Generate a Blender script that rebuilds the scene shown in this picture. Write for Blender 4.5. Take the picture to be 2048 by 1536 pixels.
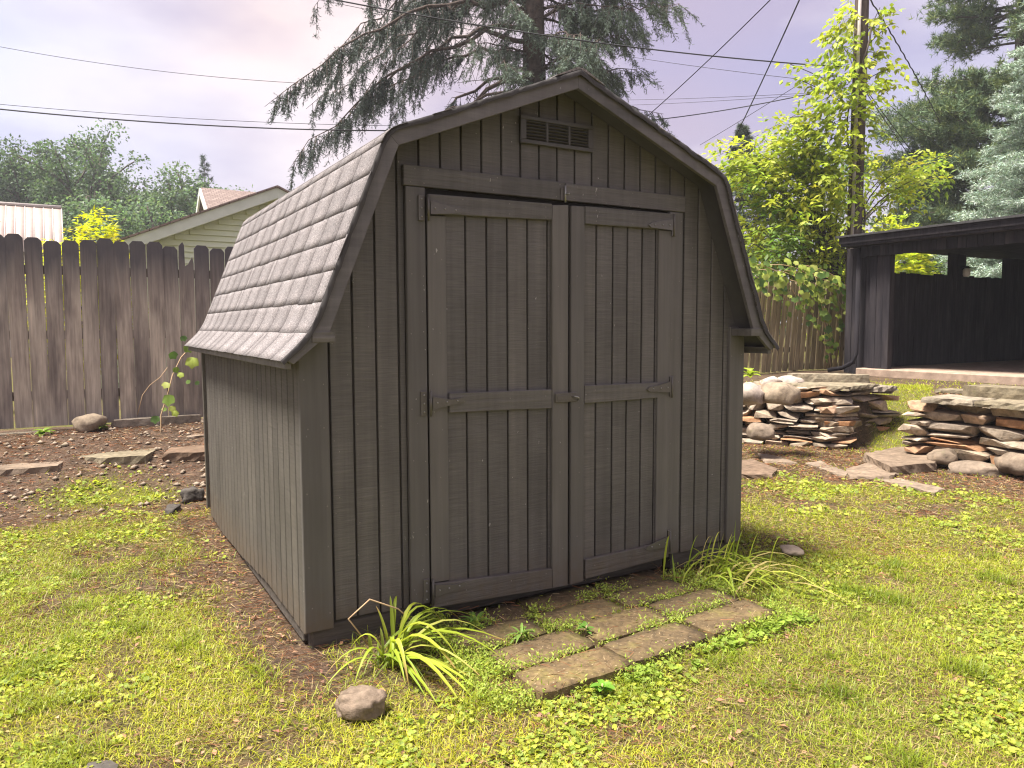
import bpy, bmesh, math, random
import numpy as np
from mathutils import Vector, Matrix

# ------------------------------------------------------------------ scene, camera, sky, sun
S = bpy.context.scene
for o in list(bpy.data.objects): bpy.data.objects.remove(o)
COL = S.collection

CAM = Vector((-0.7457, -2.9149, 1.2083))
CR = Vector((0.86219269, -0.50656374, -0.00411654))
CU = Vector((0.0429048, 0.06492401, 0.99696743))
CF = Vector((0.50476029, 0.85975464, -0.07771103))
cd = bpy.data.cameras.new('camera'); cd.sensor_width = 36; cd.lens = 36 * 1486.0 / 2048
cd.clip_start = 0.05; cd.clip_end = 2000
cam = bpy.data.objects.new('camera', cd); COL.objects.link(cam)
cam.matrix_world = Matrix(((CR.x, CU.x, -CF.x, CAM.x), (CR.y, CU.y, -CF.y, CAM.y), (CR.z, CU.z, -CF.z, CAM.z), (0, 0, 0, 1)))
S.camera = cam

SUN_EL, SUN_AZ = 68.0, 166.0        # azimuth: compass angle of the sun, counter-clockwise from +x
EXPO = 1.6
w = bpy.data.worlds.new("World"); S.world = w; w.use_nodes = True
nt = w.node_tree; nt.nodes.clear()
def wn(t, **k):
    n = nt.nodes.new(t)
    for a, b in k.items(): setattr(n, a, b)
    return n
sky = wn('ShaderNodeTexSky', sky_type='NISHITA', sun_disc=False, sun_elevation=math.radians(SUN_EL),
         sun_rotation=math.radians(90 - SUN_AZ), air_density=1.0, dust_density=3.0, ozone_density=1.0)
tc = wn('ShaderNodeTexCoord'); mp = wn('ShaderNodeMapping'); mp.inputs['Scale'].default_value = (1, 1, 2.6)
nt.links.new(tc.outputs['Generated'], mp.inputs['Vector'])
n1 = wn('ShaderNodeTexNoise'); n1.inputs['Scale'].default_value = 2.3; n1.inputs['Detail'].default_value = 5; n1.inputs['Roughness'].default_value = .5
n2 = wn('ShaderNodeTexNoise'); n2.inputs['Scale'].default_value = 1.35; n2.inputs['Detail'].default_value = 3
mp2 = wn('ShaderNodeMapping'); mp2.inputs['Location'].default_value = (3.1, 7.7, 1.2); mp2.inputs['Scale'].default_value = (1, 1, 2.0)
nt.links.new(tc.outputs['Generated'], mp2.inputs['Vector'])
nt.links.new(mp.outputs[0], n1.inputs['Vector']); nt.links.new(mp2.outputs[0], n2.inputs['Vector'])
r1 = wn('ShaderNodeValToRGB'); r1.color_ramp.elements[0].position = .38; r1.color_ramp.elements[1].position = .62
K = 10 / 2 ** EXPO
r1.color_ramp.elements[0].color = (.53 * K, .45 * K, .63 * K, 1); r1.color_ramp.elements[1].color = (1.05 * K, .93 * K, .95 * K, 1)
r2 = wn('ShaderNodeValToRGB'); r2.color_ramp.elements[0].position = .36; r2.color_ramp.elements[1].position = .66
r2.color_ramp.elements[0].color = (.82, .94, 1.12, 1); r2.color_ramp.elements[1].color = (1.12, 1.02, .92, 1)
nt.links.new(n1.outputs['Fac'], r1.inputs['Fac']); nt.links.new(n2.outputs['Fac'], r2.inputs['Fac'])
mul = wn('ShaderNodeMix', data_type='RGBA', blend_type='MULTIPLY'); mul.inputs[0].default_value = 1
nt.links.new(r1.outputs[0], mul.inputs[6]); nt.links.new(r2.outputs[0], mul.inputs[7])
mix = wn('ShaderNodeMix', data_type='RGBA'); mix.inputs[0].default_value = .93
nt.links.new(sky.outputs[0], mix.inputs[6]); nt.links.new(mul.outputs[2], mix.inputs[7])
bg = wn('ShaderNodeBackground'); bg.inputs['Strength'].default_value = 0.1
nt.links.new(mix.outputs[2], bg.inputs['Color'])
wo = wn('ShaderNodeOutputWorld'); nt.links.new(bg.outputs[0], wo.inputs[0])

sl = bpy.data.lights.new('sun', 'SUN'); sl.energy = 4.7; sl.angle = math.radians(16); sl.color = (1.0, .95, .86)
so = bpy.data.objects.new('sun', sl); COL.objects.link(so)
sd = Vector((math.cos(math.radians(SUN_EL)) * math.cos(math.radians(SUN_AZ)), math.cos(math.radians(SUN_EL)) * math.sin(math.radians(SUN_AZ)), math.sin(math.radians(SUN_EL))))
so.rotation_euler = (-sd).to_track_quat('-Z', 'Y').to_euler(); so.location = (0, 0, 30)
S.view_settings.view_transform = 'Standard'; S.view_settings.look = 'None'
S.view_settings.exposure = EXPO; S.view_settings.gamma = 1; S.view_settings.use_curve_mapping = False
S.cycles.max_bounces = 6; S.cycles.transparent_max_bounces = 6; S.cycles.diffuse_bounces = 3
S.cycles.glossy_bounces = 2; S.cycles.transmission_bounces = 4; S.cycles.use_denoising = True; S.cycles.denoising_prefilter = 'ACCURATE'; S.cycles.pixel_filter_type = 'BLACKMAN_HARRIS'; S.cycles.filter_width = 1.2

# ------------------------------------------------------------------ helpers
def at(px, py, depth):
    """a point of the yard at a picture position and a distance along the view axis"""
    return CAM + (CF + CR * ((px - 1024) / 1486.0) + CU * ((768 - py) / 1486.0)) * depth
def on(px, py, ax, c):
    r = CF + CR * ((px - 1024) / 1486.0) + CU * ((768 - py) / 1486.0)
    return CAM + r * ((c - CAM[ax]) / r[ax])

def link(name, me, mat=None, parent=None, loc=None, rot=None):
    o = bpy.data.objects.new(name, me); COL.objects.link(o)
    if mat is not None and me is not None and not me.materials: me.materials.append(mat)
    if parent is not None: o.parent = parent
    if loc is not None:
        l = Vector(loc)
        if parent is not None: l = l - wloc(parent)
        o.location = l
    if rot is not None: o.rotation_euler = rot
    return o
def wloc(o):
    l = Vector(o.location)
    while o.parent: o = o.parent; l = l + Vector(o.location)
    return l
def tag(o, label, cat, group=None, kind=None):
    o['label'] = label
    if cat: o['category'] = cat
    if group: o['group'] = group
    if kind or cat: o['kind'] = kind or 'thing'
    return o
def thing(name, label, cat, loc=(0, 0, 0), group=None):
    o = bpy.data.objects.new(name, None); COL.objects.link(o); o.location = loc; o.empty_display_size = .1
    return tag(o, label, cat, group)

def npmesh(name, V, F, smooth=False, col=None):
    """V (n,3), F (m,k) arrays, all faces of k corners"""
    V = np.asarray(V, np.float32); F = np.asarray(F, np.int32)
    me = bpy.data.meshes.new(name)
    me.vertices.add(len(V)); me.vertices.foreach_set('co', V.ravel())
    k = F.shape[1]
    me.loops.add(F.size); me.loops.foreach_set('vertex_index', F.ravel())
    me.polygons.add(len(F)); me.polygons.foreach_set('loop_start', np.arange(0, F.size, k, dtype=np.int32))
    if smooth: me.polygons.foreach_set('use_smooth', np.ones(len(F), bool))
    if col is not None:
        a = me.color_attributes.new('c', 'FLOAT_COLOR', 'POINT')
        c4 = np.ones((len(V), 4), np.float32); c4[:, :3] = col
        a.data.foreach_set('color', c4.ravel())
    me.update(calc_edges=True); me.validate()
    return me

_cache = {}
def box_me(sx, sy, sz, bev=.003):
    key = (round(sx, 4), round(sy, 4), round(sz, 4), bev)
    if key in _cache: return _cache[key].copy() if False else _cache[key]
    bm = bmesh.new(); bmesh.ops.create_cube(bm, size=1)
    for v in bm.verts: v.co = Vector((v.co.x * sx, v.co.y * sy, v.co.z * sz))
    if bev: bmesh.ops.bevel(bm, geom=bm.edges[:], offset=min(bev, min(sx, sy, sz) * .4), segments=1, affect='EDGES')
    me = bpy.data.meshes.new('box'); bm.to_mesh(me); bm.free(); _cache[key] = me
    return me
def box(name, a, b, mat, parent=None, bev=.003, rot=None):
    """box between corners a and b (world, before rotation about its centre)"""
    a = Vector(a); b = Vector(b); s = b - a
    me = box_me(abs(s.x), abs(s.y), abs(s.z), bev)
    if me.materials and me.materials[0] != mat: me = me.copy(); me.materials.clear()
    return link(name, me, mat, parent, (a + b) / 2, rot)
def prism(name, poly, ax, c0, c1, mat, parent=None, bev=0.0):
    """polygon poly [(u,v)] extruded along axis ax between c0 and c1 (u,v the other axes in order)"""
    cu = sum(p[0] for p in poly) / len(poly); cv = sum(p[1] for p in poly) / len(poly); cc = (c0 + c1) / 2
    def P(u, v, c): 
        l = [u - cu, v - cv]; l.insert(ax, c - cc); return l
    bm = bmesh.new()
    A = [bm.verts.new(P(u, v, c0)) for u, v in poly]; B = [bm.verts.new(P(u, v, c1)) for u, v in poly]
    bm.faces.new(A); bm.faces.new(B[::-1]); n = len(poly)
    for i in range(n): bm.faces.new((A[i], B[i], B[(i + 1) % n], A[(i + 1) % n]))
    bmesh.ops.recalc_face_normals(bm, faces=bm.faces[:])
    if bev: bmesh.ops.bevel(bm, geom=bm.edges[:], offset=bev, segments=1, affect='EDGES')
    me = bpy.data.meshes.new(name); bm.to_mesh(me); bm.free()
    l = [cu, cv]; l.insert(ax, cc)
    return link(name, me, mat, parent, l)
def tube_np(P, R, n=6, cap=True):
    P = np.asarray(P, float); R = np.broadcast_to(np.asarray(R, float), (len(P),))
    T = np.gradient(P, axis=0); T /= np.linalg.norm(T, axis=1)[:, None] + 1e-9
    ref = np.where(np.abs(T[:, 2:3]) > .9, np.array([[1., 0, 0]]), np.array([[0., 0, 1]]))
    A = np.cross(T, ref); A /= np.linalg.norm(A, axis=1)[:, None] + 1e-9
    for i in range(1, len(A)):
        if A[i] @ A[i - 1] < 0: A[i] = -A[i]
    B = np.cross(T, A)
    th = np.linspace(0, 2 * np.pi, n, endpoint=False)
    V = P[:, None, :] + R[:, None, None] * (np.cos(th)[None, :, None] * A[:, None, :] + np.sin(th)[None, :, None] * B[:, None, :])
    V = V.reshape(-1, 3); F = []
    for i in range(len(P) - 1):
        for j in range(n):
            a = i * n + j; b = i * n + (j + 1) % n
            F.append((a, b, b + n, a + n))
    if cap and n == 4:
        F.append((3, 2, 1, 0)); m = (len(P) - 1) * n; F.append((m, m + 1, m + 2, m + 3))
    elif cap and n == 6:
        m = (len(P) - 1) * n
        F += [(3, 2, 1, 0), (5, 4, 3, 0), (m, m + 1, m + 2, m + 3), (m, m + 3, m + 4, m + 5)]
    return V, np.array(F)
def tubes_me(name, lst, smooth=True):
    Vs, Fs, o = [], [], 0
    for P, R, n in lst:
        V, F = tube_np(P, R, n); Vs.append(V); Fs.append(F + o); o += len(V)
    return npmesh(name, np.concatenate(Vs), np.concatenate(Fs), smooth)
def tube(name, P, R, mat, parent=None, n=6):
    P = np.asarray([list(p) for p in P], float); c = P[0].copy()
    return link(name, tubes_me(name, [(P - c, R, n)]), mat, parent, c)

# ---- value noise (numpy)
def vnoise(x, y, seed=0):
    x = np.asarray(x, float); y = np.asarray(y, float)
    xi = np.floor(x).astype(np.int64); yi = np.floor(y).astype(np.int64); fx = x - xi; fy = y - yi
    fx = fx * fx * (3 - 2 * fx); fy = fy * fy * (3 - 2 * fy)
    def h(a, b):
        n = (a * 374761393 + b * 668265263 + seed * 974634533) & 0xffffffff
        n = ((n ^ (n >> 13)) * 1274126177) & 0xffffffff
        return ((n ^ (n >> 16)) & 0xffff) / 65535.0
    return (h(xi, yi) * (1 - fx) + h(xi + 1, yi) * fx) * (1 - fy) + (h(xi, yi + 1) * (1 - fx) + h(xi + 1, yi + 1) * fx) * fy
def fbm(x, y, seed=0, o=3):
    s = 0; a = .5; t = 0
    for i in range(o):
        s = s + a * vnoise(x * 2 ** i, y * 2 ** i, seed + i * 17); t += a; a *= .5
    return s / t
def sst(a, b, x):
    t = np.clip((np.asarray(x, float) - a) / (b - a), 0, 1); return t * t * (3 - 2 * t)

# ------------------------------------------------------------------ materials
def mat_new(name):
    m = bpy.data.materials.new(name); m.use_nodes = True; m.node_tree.nodes.clear(); return m
class NB:
    def __init__(s, m): s.t = m.node_tree
    def n(s, t, **k):
        x = s.t.nodes.new(t)
        for a, b in k.items():
            if a.startswith('i_'):
                x.inputs[a[2:].replace('_', ' ')].default_value = b
            else: setattr(x, a, b)
        return x
    def l(s, a, b): s.t.links.new(a, b)
    def coord(s, scale=(1, 1, 1), rnd=True, kind='Object'):
        tc = s.n('ShaderNodeTexCoord'); mp = s.n('ShaderNodeMapping'); mp.inputs['Scale'].default_value = scale
        if rnd:
            oi = s.n('ShaderNodeObjectInfo'); ml = s.n('ShaderNodeMath', operation='MULTIPLY'); ml.inputs[1].default_value = 37.0
            s.l(oi.outputs['Random'], ml.inputs[0])
            ad = s.n('ShaderNodeVectorMath', operation='ADD'); s.l(tc.outputs[kind], ad.inputs[0]); s.l(ml.outputs[0], ad.inputs[1])
            s.l(ad.outputs[0], mp.inputs['Vector'])
        else: s.l(tc.outputs[kind], mp.inputs['Vector'])
        return mp.outputs[0]
    def noise(s, vec, scale=5, detail=4, rough=.55, dist=0):
        x = s.n('ShaderNodeTexNoise'); x.inputs['Scale'].default_value = scale; x.inputs['Detail'].default_value = detail
        x.inputs['Roughness'].default_value = rough; x.inputs['Distortion'].default_value = dist
        s.l(vec, x.inputs['Vector']); return x.outputs['Fac']
    def ramp(s, fac, stops):
        r = s.n('ShaderNodeValToRGB'); e = r.color_ramp.elements
        while len(e) < len(stops): e.new(.5)
        for x, (p, c) in zip(e, stops): x.position = p; x.color = (*c, 1) if len(c) == 3 else c
        s.l(fac, r.inputs['Fac']); return r.outputs['Color']
    def mix(s, fac, a, b, bt='MIX'):
        m = s.n('ShaderNodeMix', data_type='RGBA', blend_type=bt)
        for sock, v in ((m.inputs[0], fac), (m.inputs[6], a), (m.inputs[7], b)):
            if hasattr(v, 'is_linked') or hasattr(v, 'links'): s.l(v, sock)
            else: sock.default_value = v if not isinstance(v, tuple) or len(v) == 4 else (*v, 1)
        return m.outputs[2]
    def rnd(s): return s.n('ShaderNodeObjectInfo').outputs['Random']
    def bump(s, h, strength=.3, dist=.01, nrm=None):
        b = s.n('ShaderNodeBump'); b.inputs['Strength'].default_value = strength; b.inputs['Distance'].default_value = dist
        s.l(h, b.inputs['Height'])
        if nrm is not None: s.l(nrm, b.inputs['Normal'])
        return b.outputs[0]
    def out(s, col, rough=.8, nrm=None, spec=.3, metal=0):
        p = s.n('ShaderNodeBsdfPrincipled')
        if hasattr(col, 'links'): s.l(col, p.inputs['Base Color'])
        else: p.inputs['Base Color'].default_value = (*col, 1)
        if hasattr(rough, 'links'): s.l(rough, p.inputs['Roughness'])
        else: p.inputs['Roughness'].default_value = rough
        p.inputs['Specular IOR Level'].default_value = spec; p.inputs['Metallic'].default_value = metal
        if nrm is not None: s.l(nrm, p.inputs['Normal'])
        o = s.n('ShaderNodeOutputMaterial'); s.l(p.outputs[0], o.inputs['Surface']); return p

def m_paint(name, base, saw=(8, 8, 165), fine=(30, 30, 4), sb=.5, fb=.15, var=.18, chips=.0):
    m = mat_new(name); b = NB(m)
    v1 = b.coord(saw); v2 = b.coord(fine); v3 = b.coord((1, 1, 1))
    h1 = b.noise(v1, 1, 5, .65); h2 = b.noise(v2, 1, 4, .6); big = b.noise(v3, 2.2, 3)
    d = tuple(c * (1 - var) for c in base); l = tuple(min(1, c * (1 + var)) for c in base)
    c = b.ramp(big, [(.3, d), (.7, l)])
    k = b.ramp(h1, [(.35, (.78, .78, .78)), (.62, (1.12, 1.11, 1.1)), (.74, (1.45, 1.42, 1.4))])
    c = b.mix(.75 if sb > .3 else .25, c, k, 'MULTIPLY')
    c = b.mix(.8, c, b.ramp(b.rnd(), [(0, (.86, .86, .87)), (1, (1.14, 1.13, 1.11))]), 'MULTIPLY')
    dr = b.noise(b.coord((26, 26, .9)), 1, 4, .6); c = b.mix(.5, c, b.ramp(dr, [(.35, (.72, .71, .70)), (.55, (1, 1, 1)), (.72, (1.22, 1.2, 1.18))]), 'MULTIPLY')
    # worn specks where bare wood shows
    sp = b.noise(b.coord((1, 1, .45)), 38, 3, .7)
    spk = b.ramp(sp, [(.715, (0, 0, 0)), (.74, (1, 1, 1))])
    c = b.mix(spk, c, tuple(min(.6, x * 2.4 + .08) for x in base))
    # splashed mud with a ragged upper edge just above the ground
    ge = b.n('ShaderNodeNewGeometry'); sz = b.n('ShaderNodeSeparateXYZ'); b.l(ge.outputs['Position'], sz.inputs[0])
    mz = b.n('ShaderNodeMapRange'); mz.inputs['From Min'].default_value = .32; mz.inputs['From Max'].default_value = -.02; b.l(sz.outputs['Z'], mz.inputs['Value'])
    sn = b.n('ShaderNodeTexNoise'); sn.inputs['Scale'].default_value = 16; sn.inputs['Detail'].default_value = 6; sn.inputs['Roughness'].default_value = .7; b.l(ge.outputs['Position'], sn.inputs['Vector'])
    pm = b.n('ShaderNodeMath', operation='MULTIPLY'); b.l(mz.outputs[0], pm.inputs[0]); b.l(sn.outputs['Fac'], pm.inputs[1])
    c = b.mix(b.ramp(pm.outputs[0], [(.22, (0, 0, 0)), (.55, (.75, .75, .75))]), c, (.105, .08, .055))
    n = b.bump(h1, sb, .006); n = b.bump(h2, fb, .004, n)
    b.out(c, .62, n, .35); return m
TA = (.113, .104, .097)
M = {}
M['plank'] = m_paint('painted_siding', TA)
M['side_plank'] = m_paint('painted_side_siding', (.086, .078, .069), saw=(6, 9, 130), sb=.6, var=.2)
M['trim'] = m_paint('painted_trim', tuple(c * 1.02 for c in TA), saw=(22, 22, 2.2), fine=(60, 60, 12), sb=.16, fb=.12, var=.1)
M['rail'] = m_paint('painted_rail', tuple(c * 1.0 for c in TA), saw=(2.6, 22, 55), fine=(10, 30, 90), sb=.9, fb=.3, var=.15)
M['fascia'] = m_paint('painted_fascia', (.125, .115, .115), saw=(3, 20, 30), sb=.35, var=.2)
def simple(name, col, rough=.7, spec=.3, metal=0, var=.2, scale=8, bs=.2, bd=.004, stretch=(1, 1, 1)):
    m = mat_new(name); b = NB(m); v = b.coord(stretch); h = b.noise(v, scale, 5, .6)
    c = b.ramp(h, [(.25, tuple(x * (1 - var) for x in col)), (.75, tuple(min(1, x * (1 + var)) for x in col))])
    b.out(c, rough, b.bump(h, bs, bd), spec, metal); return m
M['groove'] = simple('siding_groove', (.05, .043, .037), .9)
M['hinge'] = simple('painted_hinge', (.095, .084, .073), .38, .5, 0, .15, 40, .3, .002)
M['steel'] = simple('dull_steel', (.32, .31, .30), .4, .5, .8, .2, 40)
M['vent'] = simple('dark_vent_paint', (.06, .054, .05), .5, .4)
M['nail'] = simple('weathered_nail', (.20, .18, .16), .5, .5, .3)
M['dark'] = simple('painted_interior_shade', (.02, .018, .016), .95)  # near-black sheet colour standing in for the unlit shed interior
M['skid'] = simple('weathered_skid_timber', (.085, .072, .06), .9, .2, 0, .35, 6, .6, .01, (1, 8, 8))
M['deck'] = simple('roof_underside', (.13, .115, .105), .85)

def m_shingle():
    m = mat_new('asphalt_shingle'); b = NB(m)
    v = b.coord((1, 1, 1)); g = b.noise(v, 130, 4, .9); big = b.noise(v, 7, 3, .6)
    base = b.ramp(b.rnd(), [(0, (.162, .148, .148)), (.5, (.182, .166, .166)), (1, (.203, .186, .186))])
    k = b.ramp(g, [(.34, (.38, .36, .36)), (.5, (1, 1, 1)), (.66, (1.9, 1.86, 1.86))])
    c = b.mix(1.0, base, k, 'MULTIPLY')
    big = b.noise(b.coord((1, 1, 1), False, 'Generated'), 3, 3, .6); c = b.mix(.35, c, b.ramp(big, [(.3, (.82, .84, .86)), (.7, (1.18, 1.14, 1.12))]), 'MULTIPLY')
    b.out(c, .93, b.bump(g, .25, .003), .15); return m
M['shingle'] = m_shingle()
M['shingle_edge'] = simple('shingle_edge_felt', (.06, .055, .055), .95)

def m_fence(name, cols, top=None):
    m = mat_new(name); b = NB(m)
    g = b.noise(b.coord((38, 38, 1.6)), 1, 5, .62, .4); st = b.noise(b.coord((5, 5, 1.1)), 1, 4, .6); big = b.noise(b.coord((2, 2, .9)), 1.3, 2)
    c = b.ramp(st, [(.25, cols[0]), (.45, cols[1]), (.6, cols[2]), (.78, cols[3])])
    c = b.mix(.8, c, b.ramp(g, [(.3, (.55, .53, .52)), (.55, (1.05, 1.03, 1.0)), (.75, (1.5, 1.45, 1.38))]), 'MULTIPLY')
    c = b.mix(.55, c, b.ramp(b.rnd(), [(0, (.72, .72, .74)), (1, (1.28, 1.25, 1.2))]), 'MULTIPLY')
    if top:   # algae and soot stain with a ragged lower edge at the top of the boards
        tc = b.n('ShaderNodeTexCoord'); sp = b.n('ShaderNodeSeparateXYZ'); b.l(tc.outputs['Object'], sp.inputs[0])
        ad = b.n('ShaderNodeMath', operation='MULTIPLY_ADD'); ad.inputs[1].default_value = 1.0; b.l(sp.outputs['Z'], ad.inputs[0])
        mm = b.n('ShaderNodeMath', operation='MULTIPLY'); mm.inputs[1].default_value = .9; b.l(st, mm.inputs[0]); b.l(mm.outputs[0], ad.inputs[2])
        f = b.ramp(ad.outputs[0], [(.55, (0, 0, 0)), (1.0, (1, 1, 1))])
        r = b.n('ShaderNodeMapRange'); r.inputs['From Min'].default_value = .8; r.inputs['From Max'].default_value = 1.25; r.inputs['To Max'].default_value = .93
        b.l(ad.outputs[0], r.inputs['Value'])
        c = b.mix(r.outputs[0], c, top)
    b.out(c, .9, b.bump(g, .5, .006), .15); return m
M['picket'] = m_fence('weathered_picket', [(.12, .103, .098), (.27, .235, .21), (.43, .38, .325), (.55, .49, .42)], (.09, .085, .093))
M['picket_right'] = m_fence('weathered_yellow_picket', [(.14, .11, .07), (.28, .235, .145), (.42, .35, .22), (.52, .44, .28)])
M['fence_rail'] = m_fence('fence_rail_wood', [(.05, .042, .038), (.10, .08, .065), (.14, .115, .09), (.18, .15, .12)])
M['pavilion'] = m_fence('dark_stained_board', [(.014, .013, .017), (.023, .021, .026), (.034, .03, .035), (.05, .044, .046)])
M['pavilion_roof'] = simple('dark_roll_roofing', (.05, .048, .05), .9, .2, 0, .3, 30, .3)
M['slab'] = simple('old_concrete', (.32, .235, .18), .9, .2, 0, .35, 9, .4, .008)

def m_paver():
    m = mat_new('mossy_concrete_paver'); b = NB(m)
    v = b.coord((1, 1, 1)); ag = b.noise(v, 95, 2, .6); ms = b.noise(v, 9, 5, .65); pit = b.noise(v, 45, 4, .6)
    c = b.ramp(ms, [(.3, (.075, .053, .03)), (.5, (.12, .086, .047)), (.66, (.14, .115, .045)), (.8, (.18, .135, .085))])
    c = b.mix(.5, c, b.ramp(b.rnd(), [(0, (.75, .72, .74)), (1, (1.3, 1.25, 1.1))]), 'MULTIPLY')
    c = b.mix(.9, c, b.ramp(pit, [(.3, (.55, .55, .55)), (.6, (1.15, 1.12, 1.08))]), 'MULTIPLY')
    c = b.mix(b.ramp(ag, [(.65, (0, 0, 0)), (.72, (.8, .8, .8))]), c, (.36, .28, .17))
    b.out(c, .88, b.bump(pit, .5, .006, b.bump(ag, .35, .003)), .25); return m
M['paver'] = m_paver()
def m_stone(name, stops, sc=5, spk=True, bs=.6):
    m = mat_new(name); b = NB(m)
    v = b.coord((1, 1, 1)); h = b.noise(v, sc * 4, 6, .65); st = b.noise(b.coord((1, 1, 3.5)), sc, 5, .6)
    base = b.ramp(b.rnd(), stops)
    c = b.mix(.85, base, b.ramp(h, [(.28, (.5, .48, .46)), (.5, (1, 1, 1)), (.72, (1.5, 1.47, 1.42))]), 'MULTIPLY')
    c = b.mix(.6, c, b.ramp(st, [(.3, (.6, .57, .52)), (.7, (1.3, 1.27, 1.22))]), 'MULTIPLY')
    li = b.noise(v, sc * 1.7, 5, .7)
    c = b.mix(b.ramp(li, [(.62, (0, 0, 0)), (.72, (.55, .55, .55))]), c, (.12, .125, .055))
    b.out(c, .9, b.bump(h, bs, .012, b.bump(st, .3, .01)), .2); return m
M['stone'] = m_stone('wall_stone', [(0, (.18, .145, .11)), (.2, (.30, .235, .175)), (.42, (.36, .295, .23)), (.6, (.25, .205, .165)), (.78, (.38, .315, .25)), (.86, (.33, .19, .11)), (.93, (.38, .20, .10)), (1, (.40, .34, .28))])
M['boulder'] = m_stone('boulder_stone', [(0, (.24, .19, .14)), (.5, (.34, .285, .25)), (1, (.40, .34, .31))], 3)
M['foreground_rock'] = m_stone('foreground_rock_stone', [(0, (.17, .13, .10)), (1, (.19, .145, .11))], 9)
M['tanrock'] = m_stone('tan_rock', [(0, (.15, .115, .085)), (1, (.21, .165, .13))], 3)
M['flag'] = m_stone('flagstone', [(0, (.13, .088, .062)), (.4, (.18, .135, .10)), (.7, (.20, .155, .12)), (1, (.24, .185, .14))], 4)
M['cap'] = m_stone('cap_slab_stone', [(0, (.15, .125, .085)), (.5, (.21, .18, .13)), (1, (.24, .205, .17))], 5)
M['darkrock'] = m_stone('dark_cinder_rock', [(0, (.05, .045, .042)), (1, (.085, .075, .068))], 6)

def m_leaf(name, trans=.42, rough=.5, spec=.25, sat=1.0):
    m = mat_new(name); b = NB(m)
    a = b.n('ShaderNodeAttribute'); a.attribute_name = 'c'
    p = b.n('ShaderNodeBsdfPrincipled'); p.inputs['Roughness'].default_value = rough; p.inputs['Specular IOR Level'].default_value = spec
    b.l(a.outputs['Color'], p.inputs['Base Color'])
    t = b.n('ShaderNodeBsdfTranslucent')
    tcol = b.mix(1.0, a.outputs['Color'], (1.15, 1.2, .7), 'MULTIPLY'); b.l(tcol, t.inputs['Color'])
    mx = b.n('ShaderNodeMixShader'); mx.inputs[0].default_value = trans
    b.l(p.outputs[0], mx.inputs[1]); b.l(t.outputs[0], mx.inputs[2])
    o = b.n('ShaderNodeOutputMaterial'); b.l(mx.outputs[0], o.inputs['Surface']); return m
M['leaf'] = m_leaf('broad_leaf'); M['grass'] = m_leaf('grass_blade', .35, .45); M['needle'] = m_leaf('conifer_needle', .12, .6, .2)
M['dry'] = m_leaf('dry_litter', .1, .85, .1)
def m_bark(name, a, c_, sc=(9, 9, 2.5)):
    m = mat_new(name); b = NB(m); h = b.noise(b.coord(sc), 1.3, 6, .7, .3)
    b.out(b.ramp(h, [(.3, a), (.7, c_)]), .95, b.bump(h, .9, .03), .1); return m
M['spruce_bark'] = m_bark('spruce_bark', (.045, .035, .032), (.15, .115, .10), (7, 7, 5))
M['bark'] = m_bark('grey_bark', (.05, .042, .036), (.15, .125, .105))
M['pole'] = m_bark('utility_pole_wood', (.06, .045, .04), (.16, .125, .11), (16, 16, 1))
M['conduit'] = simple('grey_conduit', (.42, .37, .35), .6)
M['wire'] = simple('wire_sheath', (.03, .03, .034), .7)
M['siding'] = simple('cream_green_siding', (.66, .69, .54), .7, .3, 0, .05, 3, .05)
M['white'] = simple('pale_green_trim_paint', (.58, .61, .55), .7, .3, 0, .1, 5, .05)
M['brownroof'] = None
def m_farshingle():
    m = mat_new('brown_far_shingle'); b = NB(m); v = b.coord((1, 1, 1), False)
    br = b.n('ShaderNodeTexBrick'); br.inputs['Scale'].default_value = 3.2; br.inputs['Mortar Size'].default_value = .03
    br.inputs['Color1'].default_value = (.20, .15, .135, 1); br.inputs['Color2'].default_value = (.27, .21, .19, 1); br.inputs['Mortar'].default_value = (.12, .09, .08, 1)
    b.l(v, br.inputs['Vector']); b.out(br.outputs['Color'], .9, None, .15); return m
M['brownroof'] = m_farshingle()
M['metalroof'] = simple('salmon_metal_roof', (.33, .25, .225), .45, .5, 0, .08, 3, .03)
M['wallwhite'] = simple('far_house_wall', (.48, .44, .42), .8)
M['stalk'] = simple('dry_stalk', (.42, .29, .17), .8)
M['glass'] = simple('frosted_lamp_glass', (.75, .74, .72), .25, .5, 0, .05)
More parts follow.
